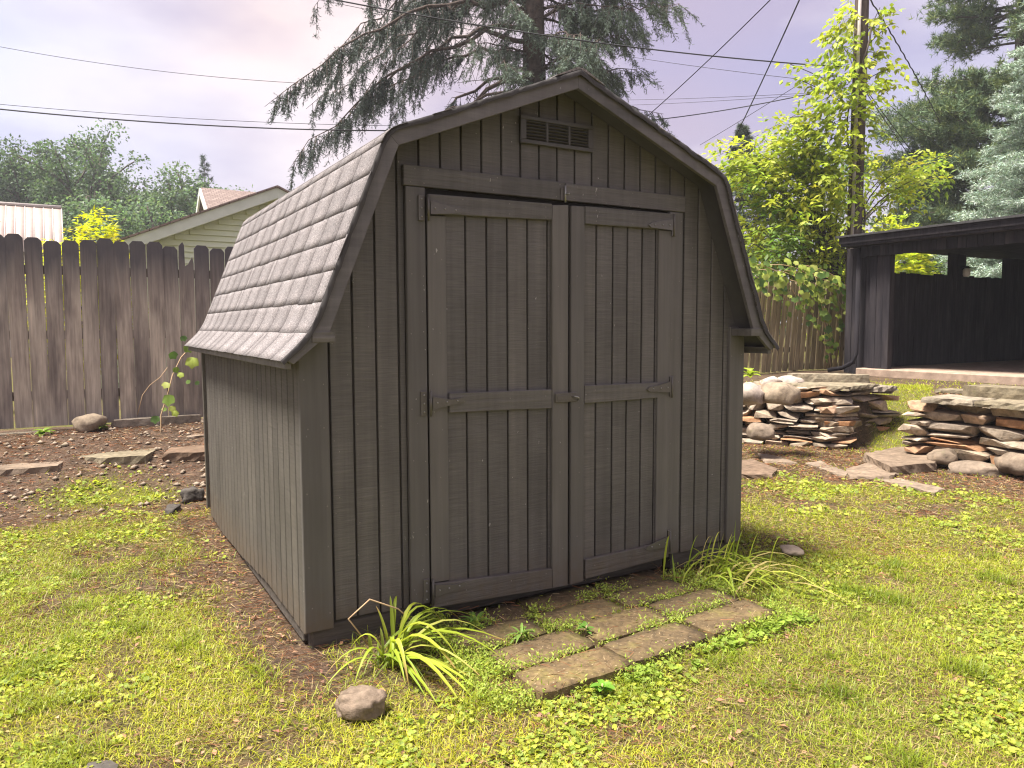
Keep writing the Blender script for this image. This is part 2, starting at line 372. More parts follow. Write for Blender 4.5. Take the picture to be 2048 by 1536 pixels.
# ------------------------------------------------------------------ ground
XB_Y = np.array([-60, -.6, 1.9, 2.95, 4.4, 5.4, 60.]); XB_X = np.array([6.3, 6.3, 6.25, 5.75, 4.4, 2.6, 2.6])
def corridor(x, y):
    """grassy ramp that climbs between the two stone walls"""
    v = (x - 6.4) * .53 - (y - 1.45) * .85; s = (x - 6.4) * .85 + (y - 1.45) * .53
    return (1 - sst(.24, .36, np.abs(v + .03))) * sst(-.9, -.7, s) * (1 - sst(2.6, 2.9, s)), s
def gz(x, y):
    x = np.asarray(x, float); y = np.asarray(y, float)
    back = .31 * sst(3.1, 5.3, y)
    gap, gs = corridor(x, y); gap = np.maximum(gap, sst(.85, .97, y) * (1 - sst(1.97, 2.07, y)) * (1 - sst(6.8, 7.0, x)))
    sd = x - np.interp(y, XB_Y, XB_X)
    tw = .5 * sst(0, .28, sd); tg = .5 * sst(0.0, 1.9, gs)
    ter = tw * (1 - gap) + tg * gap
    z = -.09 + np.maximum(back, ter)
    near = np.exp(-((x - 3) ** 2 + (y - 1) ** 2) / 200)
    z = z + near * (.035 * (fbm(x * 1.1, y * 1.1, 3) - .5) + .018 * (fbm(x * 6, y * 6, 9) - .5))
    # keep clear below the shed floor and the pavilion slab
    ins = sst(-.05, .1, x) * (1 - sst(2.35, 2.5, x)) * sst(-.03, .08, y) * (1 - sst(2.3, 2.45, y))
    z = z - .03 * ins
    pv = sst(10.0, 10.3, x) * (1 - sst(4.6, 4.9, y)); z = z - .08 * pv
    return z
def lawn(x, y):
    """0 bare soil .. 1 full grass"""
    x = np.asarray(x, float); y = np.asarray(y, float)
    n = fbm(x * 1.6, y * 1.6, 21, 4); n2 = fbm(x * 4.5, y * 4.5, 5, 3)
    l = np.ones_like(x)
    lim = np.interp(x, [-4, -1.2, -.5, .0], [3.1, 2.75, 2.85, 2.45]) + .5 * (n - .5)
    l = l * np.where(x < 2.5, 1 - sst(lim - .1, lim + .25, y), 1)
    p1 = np.exp(-(((x + .65) / .33) ** 2 + ((y - 3.5) / .4) ** 2) * 1.2); p2 = np.exp(-(((x + .35) / .2) ** 2 + ((y - 3.35) / .3) ** 2))
    l = np.maximum(l, np.where((y > 2.6) & (x < 1), 1.15 * np.maximum(p1, p2), 0))
    # litter strip along the left wall and round the front corner
    ws = .20 + .14 * (n2 - .5) + .05 * np.sin(y * 3)
    strip = sst(-ws - .16, -ws + .08, x) * (1 - sst(2.3, 2.7, x)) * sst(-.55, -.2, y) * (1 - sst(2.4, 2.6, y))
    front = sst(-.3, -.05, x) * (1 - sst(.5, .9, x)) * sst(-.62, -.35, y)
    l = l * (1 - .95 * np.where(x < .05, strip, 0)) * (1 - .72 * np.where(y < .05, front, 0)) 
    weedy = sst(.05, .3, x) * (1 - sst(.6, 1.0, x)) * sst(-1.25, -.9, y) * (1 - sst(-.45, -.3, y)); l = l * (1 - .5 * weedy)
    pav = sst(.45, .6, x) * (1 - sst(1.85, 2.0, x)) * sst(-.85, -.75, y) * (1 - sst(0, .2, y))
    l = l * (1 - .75 * pav)
    # soil and straw at the foot of the stone walls and under the conifers
    edge = np.interp(y, [-3, -.5, .3, 1.2, 2, 3, 6], [5.4, 5.15, 5.0, 4.3, 4.35, 4.4, 4.4]) + .7 * (n - .5)
    l = l * (1 - .85 * sst(edge - .15, edge + .35, x) * (1 - sst(6.0, 6.3, x)))
    gap, gs = corridor(x, y); gap = gap * sst(-.2, .0, gs)
    terr = sst(6.1, 6.3, x) * (1 - sst(5.4, 5.7, y)) * (1 - gap)
    l = l * (1 - .9 * terr); l = np.maximum(l, gap * .95)
    l = np.where((y > 5.7), 1.0, l)
    bare = sst(.58, .72, n) * .7 + sst(.56, .70, n2) * .6
    bare = bare * (1 - .7 * sst(.5, .9, x) * (1 - sst(-1.0, -.8, y)))
    l = l * (1 - np.clip(bare * (1 - gap), 0, .9))
    return np.clip(l, 0, 1)

def axis(lo, hi, fine, ext):
    a = list(np.arange(lo, hi + 1e-6, fine)); st = fine
    u = hi
    while u < ext: st *= 1.28; u += st; a.append(u)
    st = fine; u = lo
    while u > -ext: st *= 1.28; u -= st; a.insert(0, u)
    return np.array(a)
ax_ = axis(-2.6, 8.6, .05, 420); ay_ = axis(-2.6, 6.2, .05, 420)
GX, GY = np.meshgrid(ax_, ay_); GZ = gz(GX, GY)
nx, ny = len(ax_), len(ay_)
idx = np.arange(nx * ny).reshape(ny, nx)
Fq = np.stack([idx[:-1, :-1], idx[:-1, 1:], idx[1:, 1:], idx[1:, :-1]], -1).reshape(-1, 4)
me = npmesh('ground', np.stack([GX, GY, GZ], -1).reshape(-1, 3), Fq, True)
la = me.attributes.new('lawn', 'FLOAT', 'POINT'); la.data.foreach_set('value', lawn(GX, GY).astype(np.float32).ravel())
def m_ground():
    m = mat_new('yard_soil_and_moss'); b = NB(m)
    v = b.coord((1, 1, 1), False); a = b.n('ShaderNodeAttribute'); a.attribute_name = 'lawn'
    f = b.noise(v, 55, 6, .7); md = b.noise(v, 9, 5, .65); bg_ = b.noise(v, 1.7, 4, .6); gr = b.noise(v, 210, 3, .7)
    soil = b.ramp(md, [(.28, (.045, .031, .023)), (.5, (.085, .058, .042)), (.72, (.135, .084, .056))])
    soil = b.mix(.9, soil, b.ramp(f, [(.3, (.42, .4, .4)), (.5, (1, 1, 1)), (.72, (1.85, 1.75, 1.65))]), 'MULTIPLY')
    soil = b.mix(b.ramp(gr, [(.66, (0, 0, 0)), (.72, (.8, .8, .8))]), soil, (.28, .21, .16))
    moss = b.ramp(f, [(.25, (.045, .045, .014)), (.5, (.10, .10, .028)), (.75, (.18, .165, .05))])
    moss = b.mix(b.ramp(md, [(.45, (0, 0, 0)), (.7, (.8, .8, .8))]), moss, (.155, .105, .05))
    c = b.mix(a.outputs['Fac'], soil, moss)
    b.out(c, .95, b.bump(f, .8, .02, b.bump(gr, .5, .006)), .1); return m
g = link('ground', me, m_ground()); tag(g, 'patchy back yard ground of soil, moss and grass', None, kind='structure')

# ------------------------------------------------------------------ storage shed
W, D = 2.44, 2.41
shed = thing('storage_shed', 'brown gambrel roofed wooden storage shed with double doors', 'shed', (1.22, 0, -.09))
OH = .158
PK, KN, KQ, EV = (1.22, 2.325), (.3176, 1.959), (.011, 1.191), (-.0904, 1.093)
def roof_in(x, off=.03):
    """underside height of the roof over wall position x"""
    xx = x if x <= 1.22 else 2.44 - x
    if xx >= KN[0]: z = KN[1] + (xx - KN[0]) / (PK[0] - KN[0]) * (PK[1] - KN[1])
    else: z = KQ[1] + (xx - KQ[0]) / (KN[0] - KQ[0]) * (KN[1] - KQ[1])
    return z - off
# floor frame / skids
fl = box('skid', (.03, .012, -.10), (.47, .075, -.004), M['skid'], shed, .006)
box('skid', (.475, .07, -.10), (1.95, .13, -.004), M['skid'], shed, .006)
box('skid', (1.955, .012, -.10), (2.38, .075, -.004), M['skid'], shed, .006)
box('skid', (.03, 1.1, -.10), (2.38, 1.19, -.004), M['skid'], shed, .006)
box('skid', (.03, 2.30, -.10), (2.38, 2.39, -.004), M['skid'], shed, .006)
box('skid', (.012, .08, -.085), (.05, 2.29, -.004), M['skid'], shed, .004)
box('floor', (.02, .02, -.003), (2.42, 2.39, .02), M['deck'], shed, 0)
# wall backing sheets (the bottoms of the grooves)
def gable_poly(off=.045, x0=.02, x1=2.42, z0=.0):
    return [(x0, z0), (x1, z0), (x1, roof_in(x1, .11)), (2.44 - KN[0] - .012, KN[1] - off - .012), (1.22, PK[1] - off), (KN[0] + .012, KN[1] - off - .012), (x0, roof_in(x0, .11))]
fw_ = prism('front_wall', gable_poly(), 1, .012, .03, M['groove'], shed)
bw_ = prism('back_wall', gable_poly(), 1, D - .03, D - .012, M['groove'], shed)
def plank_row(parent, xs, zb, y0, y1, mat, g=.0045):
    for i in range(len(xs) - 1):
        a, b_ = xs[i] + g, xs[i + 1] - g
        lo = zb(a, b_)
        if lo is None: continue
        pts = [(a, lo), (b_, lo), (b_, roof_in(b_, .034))]
        for k in (KN[0] + .006, 1.22, 2.44 - KN[0] - .006):
            if a + .004 < k < b_ - .004: pts.append((k, roof_in(k, .034)))
        pts.append((a, roof_in(a, .034)))
        if a > 1.0 or True:
            top = sorted(pts[2:], key=lambda p: -p[0]); pts = pts[:2] + top
        if min(p[1] for p in pts[2:]) - lo < .02: continue
        prism('plank', pts, 1, y0, y1, mat, parent, .0022)
gx = [.004] + [.121 + .0992 * k for k in range(23)] + [2.436]
def front_lo(a, b_):
    if b_ > .46 and a < 1.975: return 1.80
    return .0 + .012 * math.sin(a * 9)
plank_row(fw_, gx, front_lo, .0, .0119, M['plank'])
box('plank', (.4235, .0, .0), (.4485, .0119, 1.80), M['plank'], fw_, .002); box('plank', (1.9725, .0, .0), (2.0005, .0119, 1.80), M['plank'], fw_, .002)
plank_row(bw_, gx, lambda a, b_: 0.0, D - .0119, D, M['plank'])
lw_ = box('left_wall', (.012, .004, .0), (.03, D - .004, 1.17), M['groove'], shed, 0)
rw_ = box('right_wall', (2.41, .004, .0), (2.428, D - .004, 1.17), M['groove'], shed, 0)
rg = random.Random(4)
ys = [.003, .085] + [.085 + .0990 * k for k in range(1, 23)] + [D - .003]
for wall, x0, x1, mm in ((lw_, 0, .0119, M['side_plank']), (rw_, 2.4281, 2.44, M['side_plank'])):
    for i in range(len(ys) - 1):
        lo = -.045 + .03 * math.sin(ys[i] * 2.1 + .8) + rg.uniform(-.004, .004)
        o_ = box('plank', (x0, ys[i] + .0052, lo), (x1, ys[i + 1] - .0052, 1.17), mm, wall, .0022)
# corner boards
box('corner_board', (-.004, -.020, -.012), (.112, -.0005, 1.20), M['trim'], shed, .003)
box('corner_board', (2.335, -.020, -.004), (2.446, -.0005, 1.20), M['trim'], shed, .003)
box('corner_board', (-.022, D - .012, -.01), (-.0005, D + .02, 1.16), M['hinge'], shed, .003)
box('corner_board', (2.4405, D - .012, -.01), (2.462, D + .02, 1.16), M['trim'], shed, .003)
# door casings and header
box('door_casing', (.449, -.024, .012), (.5365, -.0005, 1.784), M['trim'], shed, .003)
box('door_casing', (1.886, -.024, .004), (1.972, -.0005, 1.784), M['trim'], shed, .003)
box('header_board', (.440, -.027, 1.786), (1.2405, -.0005, 1.870), M['rail'], shed, .003)
box('header_board', (1.2435, -.025, 1.787), (1.988, -.0005, 1.868), M['rail'], shed, .003)
prism('doorway_shade_sheet', [(.538, .005), (1.885, .005), (1.885, 1.785), (.538, 1.785)], 1, .0, .011, M['dark'], shed)  # solid sheet, the shade inside the doorway painted near-black
# doors
def door(x0, x1, zb0, zb1, zt0, zt1, grooves, sl, sr, dy, label):
    """x0..x1 with bottom/top heights at both ends; sl, sr: inner edges of the stiles"""
    def zb(x): return zb0 + (zb1 - zb0) * (x - x0) / (x1 - x0)
    def zt(x): return zt0 + (zt1 - zt0) * (x - x0) / (x1 - x0)
    d = prism('door', [(x0 + .003, zb(x0) + .004), (x1 - .003, zb(x1) + .004), (x1 - .003, zt(x1) - .004), (x0 + .003, zt(x0) - .004)], 1, -.012 + dy, -.001 + dy, M['groove'], shed)
    d['label'] = label
    gs = [sl - .01] + grooves + [sr + .01]
    for i in range(len(gs) - 1):
        a, b_ = gs[i] + .0045, gs[i + 1] - .0045
        if b_ - a < .004: continue
        prism('plank', [(a, zb(a) + .012), (b_, zb(b_) + .012), (b_, zt(b_) - .012), (a, zt(a) - .012)], 1, -.0235 + dy, -.0121 + dy, M['plank'], d, .0022)
    return d, zb, zt
dl, zb, zt = door(.541, 1.247, -.006, -.036, 1.756, 1.764, [.722, .825, .930, 1.035, 1.143], .63, 1.155, 0, 'left hand door leaf')
def bar(p, d, y0, y1, mat, name, bev=.0025): return prism(name, p, 1, y0, y1, mat, d, bev)
def quad(x0, x1, z00, z01, z10, z11): return [(x0, z00), (x1, z01), (x1, z11), (x0, z10)]
bar(quad(.541, .627, .101, .098, 1.670, 1.672), dl, -.031, -.0236, M['trim'], 'stile')
bar(quad(1.158, 1.247, -.033, -.036, 1.757, 1.765), dl, -.044, -.0236, M['trim'], 'stile')
bar(quad(.541, 1.155, 1.674, 1.690, 1.756, 1.763), dl, -.046, -.0236, M['rail'], 'rail')
bar(quad(.630, 1.155, .838, .826, .922, .914), dl, -.044, -.0236, M['rail'], 'rail')
bar(quad(.541, 1.155, -.006, -.032, .099, .062), dl, -.046, -.0236, M['rail'], 'rail')
dr, zb, zt = door(1.259, 1.880, -.034, .003, 1.766, 1.770, [1.418, 1.518, 1.608, 1.701, 1.789], 1.345, 1.80, -.006, 'right hand door leaf')
bar(quad(1.259, 1.335, -.034, -.030, 1.762, 1.764), dr, -.050, -.0297, M['trim'], 'stile')
bar(quad(1.800, 1.880, .086, .088, 1.685, 1.686), dr, -.040, -.0297, M['trim'], 'stile')
bar(quad(1.338, 1.880, 1.684, 1.688, 1.766, 1.769), dr, -.052, -.0297, M['rail'], 'rail')
bar(quad(1.338, 1.797, .838, .842, .924, .920), dr, -.050, -.0297, M['rail'], 'rail')
bar(quad(1.346, 1.880, -.020, .002, .076, .084), dr, -.052, -.0297, M['rail'], 'rail')

# strap hinges
def hinge(xc, z, sgn, yp, ys_, tilt):
    """barrel at xc; strap towards sgn on the door, plate the other way on the casing"""
    h = prism('hinge', [(xc + sgn * .010, z - .026), (xc + sgn * .15, z - .009 + tilt), (xc + sgn * .165, z + .002 + tilt), (xc + sgn * .15, z + .012 + tilt), (xc + sgn * .10, z + .012), (xc + sgn * .010, z + .028)], 1, ys_ - .007, ys_, M['hinge'], shed)
    box('plate', (xc - sgn * .036 if sgn > 0 else xc + .008, yp - .009, z - .052), (xc - .008 if sgn > 0 else xc + .036, yp, z + .052), M['hinge'], h, .0015)
    tube('barrel', [(xc, ys_ - .006, z - .054), (xc, ys_ - .006, z + .054)], 0.0055, M['hinge'], h, 6)
    sc = [(xc - sgn * .022, yp - .010, z + k) for k in (-.036, 0, .036)] + [(xc + sgn * k, ys_ - .008, z + .001 + tilt * k * 5) for k in (.03, .075, .125)]
    for p in sc:
        key = 'screw'
        if key not in _cache:
            bm = bmesh.new(); bmesh.ops.create_uvsphere(bm, u_segments=6, v_segments=4, radius=.0042)
            me_ = bpy.data.meshes.new('screw'); bm.to_mesh(me_); bm.free(); _cache[key] = me_
        link('screw', _cache[key], M['steel'], h, p)
for z, t in ((1.698, -.004), (.883, .006), (.070, .004)): hinge(.538, z, 1, -.0241, -.0465, t)
for z, t in ((1.712, -.012), (.893, -.006), (.085, -.012)): hinge(1.882, z, -1, -.0241, -.0525, t)
# hasp on the meeting stiles, barrel catch on the header
hs = box('hasp', (1.168, -.058, .852), (1.288, -.0525, .896), M['hinge'], shed, .002)
box('slot_plate', (1.176, -.0605, .862), (1.262, -.0582, .886), M['hinge'], hs, .001)
tube('staple', [(1.262, -.0585, .876), (1.264, -.074, .878), (1.275, -.080, .876), (1.286, -.076, .868), (1.290, -.0585, .858)], .0042, M['steel'], hs)
la_ = box('latch', (1.212, -.0345, 1.785), (1.232, -.0275, 1.842), M['hinge'], shed, .002)
tube('bolt', [(1.230, -.042, 1.776), (1.230, -.042, 1.852)], .005, M['steel'], la_)
tube('knob', [(1.230, -.046, 1.812), (1.240, -.062, 1.813)], .004, M['steel'], la_)
# louvre vent
vt = prism('vent', [(1.008, 2.024), (1.404, 2.040), (1.404, 2.128), (1.008, 2.142)], 1, -.010, -.0005, M['dark'], shed)  # back sheet with the shade behind the louvres painted near-black
vt.location.y += 0
box('frame', (1.004, -.022, 2.128), (1.406, -.0105, 2.146), M['vent'], vt, .002)
box('frame', (1.004, -.022, 2.024), (1.406, -.0105, 2.042), M['vent'], vt, .002)
for xa, xb in ((1.004, 1.034), (1.140, 1.152), (1.262, 1.274), (1.376, 1.406)): box('frame', (xa, -.0215, 2.0425), (xb, -.0105, 2.1275), M['vent'], vt, .0015)
for xa, xb in ((1.0345, 1.1395), (1.1525, 1.2615), (1.2745, 1.3755)):
    for k in range(6):
        z = 2.0485 + k * .0142
        box('louvre', (xa, -.020, z), (xb, -.0105, z + .0035), M['vent'], vt, 0, (math.radians(-28), 0, 0))

# ---- roof: deck, fascia boards, shingles
def prof(off):
    """gambrel profile offset inwards by off, left eave -> peak -> right eave"""
    P = [EV, KQ, KN, PK]; out_ = []
    full = [Vector(p) for p in P] + [Vector((2.44 - p[0], p[1])) for p in P[-2::-1]]
    for i, p in enumerate(full):
        ns = []
        if i > 0: d_ = (p - full[i - 1]).normalized(); ns.append(Vector((d_.y, -d_.x)))
        if i < len(full) - 1: d_ = (full[i + 1] - p).normalized(); ns.append(Vector((d_.y, -d_.x)))
        if len(ns) == 1: q = p + ns[0] * off
        else:
            b_ = (ns[0] + ns[1]).normalized(); q = p + b_ * (off / max(.35, b_.dot(ns[0])))
        out_.append((q.x, q.y))
    return out_
po, pi_ = prof(.004), prof(.028)
rf = None
V = []; F = []
for (a, b_) in zip(po, pi_):
    V += [(a[0], -OH + .021, a[1]), (a[0], D + OH - .021, a[1]), (b_[0], -OH + .021, b_[1]), (b_[0], D + OH - .021, b_[1])]
for i in range(len(po) - 1):
    a = i * 4; b_ = a + 4
    F += [(a, a + 1, b_ + 1, b_), (a + 2, b_ + 2, b_ + 3, a + 3), (a, b_, b_ + 2, a + 2), (a + 1, a + 3, b_ + 3, b_ + 1)]
F += [(0, 2, 3, 1), (24, 25, 27, 26)]
rf = link('roof', npmesh('roof', [(x - 1.22, y, z - 1.0) for x, y, z in V], F), M['shingle_edge'], shed, (1.22, 0, 1.0))
fo, fi = prof(.008), prof(.066)
fi[0] = (EV[0] + .034, EV[1] - .022); fi[-1] = (2.44 - fi[0][0], fi[0][1]); fi[1] = (.030, 1.145); fi[-2] = (2.44 - .030, 1.145)
fi[1] = (.078, 1.182); fi[-2] = (2.44 - .078, 1.182)
for y0, y1 in ((-OH, -OH + .0205), (D + OH - .0205, D + OH)):
    for i in range(6):
        e = .0008
        prism('fascia_board', [fo[i], fo[i + 1], fi[i + 1], fi[i]], 1, y0, y1, M['fascia'], shed, .0015)
# eave boards and the little blocks that close the kicked eaves
for s_ in (0, 1):
    mx_ = (lambda x: 2.44 - x) if s_ else (lambda x: x)
    a, b_ = sorted((mx_(EV[0] + .006), mx_(EV[0] + .03)))
    box('eave_board', (a, -OH + .022, EV[1] - .040), (b_, D + OH - .022, EV[1] - .006), M['fascia'], shed, .002)
    a, b_ = sorted((mx_(EV[0] + .031), mx_(-.0235)))
    box('soffit', (a, -OH + .022, EV[1] - .012), (b_, D + OH - .022, EV[1] - .004), M['deck'], shed, 0)
    a, b_ = sorted((mx_(.012), mx_(.100)))
    box('return_block', (a, -OH - .004, 1.150), (b_, -.021, 1.190), M['rail'], shed, .002)

# smooth outer profile for the shingles, from the peak down to the eave
def chaik(P, n):
    for _ in range(n):
        Q = [P[0]]
        for a, b_ in zip(P[:-1], P[1:]):
            d_ = (b_ - a)
            Q += [a + d_ * .25, a + d_ * .75]
        Q.append(P[-1]); P = Q
    return P
kn, kq, pk, ev = Vector(KN), Vector(KQ), Vector(PK), Vector(EV)
def near(a, b_, r): return a + (b_ - a).normalized() * r
base = [pk, near(kn, pk, .10), kn, near(kn, kq, .10), near(kq, kn, .14), kq, ev + (ev - kq).normalized() * .018]
def sub(P):
    Q = [P[0]]
    for a, b_ in zip(P[:-1], P[1:]): Q.append(b_)
    return Q
seg = [base[0]] + chaik(base[1:4], 3) + chaik(base[4:], 3)
sl_ = [0]
for a, b_ in zip(seg[:-1], seg[1:]): sl_.append(sl_[-1] + (b_ - a).length)
sl_ = np.array(sl_); SX = np.array([p.x for p in seg]); SZ = np.array([p.y for p in seg]); LT = sl_[-1]
def surf(s):
    s = min(max(s, 0), LT); x = np.interp(s, sl_, SX); z = np.interp(s, sl_, SZ)
    e = .02; x2, z2 = np.interp(min(s + e, LT), sl_, SX), np.interp(min(s + e, LT), sl_, SZ); x1, z1 = np.interp(max(s - e, 0), sl_, SX), np.interp(max(s - e, 0), sl_, SZ)
    t = np.array([x2 - x1, z2 - z1]); t /= np.linalg.norm(t) + 1e-9
    return np.array([x, z]), np.array([t[1], -t[0]]) * (1 if t[1] * 1 < 0 and False else 1), t
rs = random.Random(11)
s_kn = float(np.interp(0, [0], [0]))
NU = 7; sk = 0.985
bounds = [LT - .142 - .1305 * j for j in range(0, 13)]     # upper edges of the courses, from the eave up
courses = [(bounds[0], LT)] + [(bounds[j + 1], bounds[j]) for j in range(12) if bounds[j + 1] > .02]
courses.append((.0, courses[-1][0]))
stuffV, stuffF = [], []
def shingle(sa, sb, y0, y1, side, lift, name='shingle', as_stuff=False):
    ns = 4; V = []; 
    for k in range(ns + 1):
        s = sa - .012 + (sb - sa + .012) * k / ns
        p, n_, t = surf(s)
        if n_[1] < 0 and n_[0] > 0: n_ = -n_
        n_ = np.array([-abs(n_[0]), abs(n_[1])])
        h0 = .0050 + .0010 * k / ns + (lift * (k / ns) ** 2)
        for yy in (y0, y1):
            for h in (h0, h0 - .0040):
                q = p + n_ * h; x = q[0] if side == 0 else 2.44 - q[0]
                V.append((x, yy, q[1]))
    F = []
    for k in range(ns):
        a = k * 4; b_ = a + 4
        f4 = [(a, a + 2, b_ + 2, b_), (a + 1, b_ + 1, b_ + 3, a + 3), (a, b_, b_ + 1, a + 1), (a + 2, a + 3, b_ + 3, b_ + 2)]
        F += f4
    F += [(0, 1, 3, 2), (ns * 4, ns * 4 + 2, ns * 4 + 3, ns * 4 + 1)]
    if side == 0: F = [f[::-1] for f in F]
    if as_stuff:
        o = len(stuffV); stuffV.extend(V); stuffF.extend([tuple(i + o for i in f) for f in F]); return
    c = np.mean(np.array(V), axis=0)
    me_ = npmesh(name, np.array(V) - c, F); me_.materials.append(M['shingle']); me_.materials.append(M['shingle_edge'])
    mi = np.ones(len(F), np.int32); mi[0:4 * ns:4] = 0; me_.polygons.foreach_set('material_index', mi)
    link(name, me_, M['shingle'], rf, c)
for side in (0, 1):
    for j, (sa, sb) in enumerate(courses):
        y = -OH - .016 + rs.uniform(-.006, .006); yend = D + OH + .015
        first = rs.uniform(.08, .235); k = 0
        upper = sb < .98
        while y < yend - .02:
            wd = first if k == 0 else (.228 + rs.uniform(-.012, .012) if rs.random() > .12 else rs.choice([.07, .15]))
            y1 = min(y + wd, yend)
            if yend - y1 < .05: y1 = yend
            shingle(sa, sb + rs.uniform(-.002, .003), y + .0022, y1 - .0022, side, rs.uniform(0, .0006), as_stuff=(side == 1))
            y = y1; k += 1
# ridge caps
for k in range(18):
    y0 = -OH - .018 + k * .152; y1 = min(y0 + .165, D + OH + .016)
    hgt = .018 + .003 * (k % 2)
    pts = [(1.22 - .13, PK[1] - .053 + hgt - .004), (1.22 - .02, PK[1] - .006 + hgt), (1.22 + .02, PK[1] - .006 + hgt), (1.22 + .13, PK[1] - .053 + hgt - .004), (1.22 + .13, PK[1] - .057 + hgt - .004), (1.22, PK[1] - .011 + hgt), (1.22 - .13, PK[1] - .057 + hgt - .004)]
    prism('ridge_cap', pts, 1, y0, y1, M['shingle'], rf)
c = np.mean(np.array(stuffV), axis=0)
so_ = link('shingles', npmesh('shingles', np.array(stuffV) - c, stuffF), M['shingle'], rf, c); so_['kind'] = 'stuff'
# ragged felt edge under the shingles along the front rakes
for side in (0, 1):
    n = 46; V = []; rr = random.Random(5 + side)
    for i in range(n + 1):
        p, n_, t = surf(LT * i / n); n_ = np.array([-abs(n_[0]), abs(n_[1])])
        e = .008 + rr.uniform(-.003, .006)
        for (yy, h) in ((-OH - e - .008, .0045), (-OH - e - .004, -.013 - rr.uniform(0, .005)), (-OH + .03, .0045)):
            q = p + n_ * h; V.append((q[0] if side == 0 else 2.44 - q[0], yy, q[1]))
    F = []
    for i in range(n):
        a = i * 3; b_ = a + 3
        F += [(a, a + 1, b_ + 1, b_), (a, b_, b_ + 2, a + 2)]
    c = np.mean(np.array(V), axis=0)
    link('felt_edge', npmesh('felt_edge', np.array(V) - c, F), M['shingle_edge'], rf, c)

# galvanised nail heads on the trim, the rails and the siding edges
rn = random.Random(3); V = []; F = []
def nail(x, y, z):
    b0 = len(V); r = .0030
    for k in range(6): V.append((x + r * math.cos(k * 1.047), y, z + r * math.sin(k * 1.047)))
    V.append((x, y - .0018, z))
    for k in range(6): F.append((b0 + (k + 1) % 6, b0 + k, b0 + 6))
for z in np.arange(.08, 1.75, .27):
    for x in (.466, .522): nail(x + rn.uniform(-.006, .006), -.0245, z + rn.uniform(-.03, .03))
    for x in (1.903, 1.955): nail(x + rn.uniform(-.006, .006), -.0245, z + rn.uniform(-.03, .03))
for z in np.arange(.05, 1.15, .24):
    for x in (.02, .09, 2.355, 2.425): nail(x + rn.uniform(-.008, .008), -.0205, z + rn.uniform(-.04, .04))
for x in (.47, .53, .86, 1.19): nail(x, -.0275, 1.80); nail(x + .02, -.0275, 1.856)
for x in (1.29, 1.62, 1.93): nail(x, -.0255, 1.80); nail(x + .02, -.0255, 1.854)
for x in (.70, .93, 1.12): nail(x, -.0465, 1.70); nail(x, -.0465, 1.745); nail(x, -.0445, .885); nail(x, -.0465, .045)
for x in (1.40, 1.62): nail(x, -.0525, 1.70); nail(x, -.0525, 1.75); nail(x, -.0505, .90); nail(x, -.0525, .04)
for z in np.arange(.15, 1.7, .31): nail(1.20 + rn.uniform(-.02, .02), -.0445, z); nail(1.30 + rn.uniform(-.02, .02), -.0505, z + .05); nail(.585 + rn.uniform(-.02, .02), -.0315, z + .1)
for gx_ in gx[1:4] + gx[20:23]:
    for z in np.arange(.1, 1.5, .35): nail(gx_ + .015, -.0003, z + rn.uniform(-.05, .05))
nl_ = link('nail_heads', npmesh('nail_heads', np.array(V) - np.array([1.22, 0, .9]), F), M['nail'], shed, (1.22, 0, .9)); nl_['kind'] = 'stuff'
# ------------------------------------------------------------------ fences
def picket_me(w_, h_, t_, style):
    key = ('pk', round(w_, 3), round(h_, 3), style)
    if key in _cache: return _cache[key]
    hw = w_ / 2
    if style == 'dog': P = [(-hw, 0), (hw, 0), (hw, h_ - .035), (hw - .03, h_), (-hw + .03, h_), (-hw, h_ - .035)]
    elif style == 'broken': P = [(-hw, 0), (hw, 0), (hw, h_ - .20), (hw - .012, h_ - .135), (.02, h_ - .21), (-.012, h_ - .235), (-.015, h_ - .02), (-.03, h_ + .012), (-hw + .006, h_ - .03), (-hw, h_ - .225)]
    else: P = [(-hw, 0), (hw, 0), (hw, h_ + .01), (-hw, h_)]
    bm = bmesh.new()
    A = [bm.verts.new((u, -t_ / 2, v - h_ / 2)) for u, v in P]; B = [bm.verts.new((u, t_ / 2, v - h_ / 2)) for u, v in P]
    bm.faces.new(A); bm.faces.new(B[::-1]); n = len(P)
    for i in range(n): bm.faces.new((A[i], B[i], B[(i + 1) % n], A[(i + 1) % n]))
    bmesh.ops.recalc_face_normals(bm, faces=bm.faces[:])
    me_ = bpy.data.meshes.new('picket'); bm.to_mesh(me_); bm.free(); _cache[key] = me_
    return me_
FY = 5.5
rf_ = random.Random(21)
fence = thing('picket_fence', 'weathered grey dog eared picket fence left of the shed', 'fence', (0, FY, .2))
x = on(19, 660, 1, FY).x - 12 * .1478
k = 0
bk = on(378, 660, 1, FY).x
while x < 4.6:
    wd = .1445; st = 'dog'; xc = x + .1478 / 2
    h_ = 1.80 + rf_.choice([-.025, -.01, 0, .012, .025]); 
    if abs(xc - bk) < .074: st = 'broken'
    o = link('picket', picket_me(wd - rf_.choice([0, .002, .005]), h_, .018, st), M['picket'], fence, (xc, FY + rf_.uniform(-.003, .003), .262 + h_ / 2), (rf_.uniform(-.014, .014), rf_.uniform(-.010, .010) + .004, rf_.uniform(-.05, .05)))
    if st == 'broken': o['label'] = 'broken picket with splintered top'
    x += .1478; k += 1
for z in (.52, 1.10, 1.72): box('rail', (-3.3, FY + .013, z), (4.6, FY + .051, z + .085), M['fence_rail'], fence, .003)
for xx in (-2.4, -.3, 1.9, 4.3): box('post', (xx - .045, FY + .052, .1), (xx + .045, FY + .142, 1.95), M['fence_rail'], fence, .004)
fence2 = thing('picket_fence', 'leaning yellowish board fence under the vines right of the shed', 'fence', (8, FY, .4))
x = 4.75
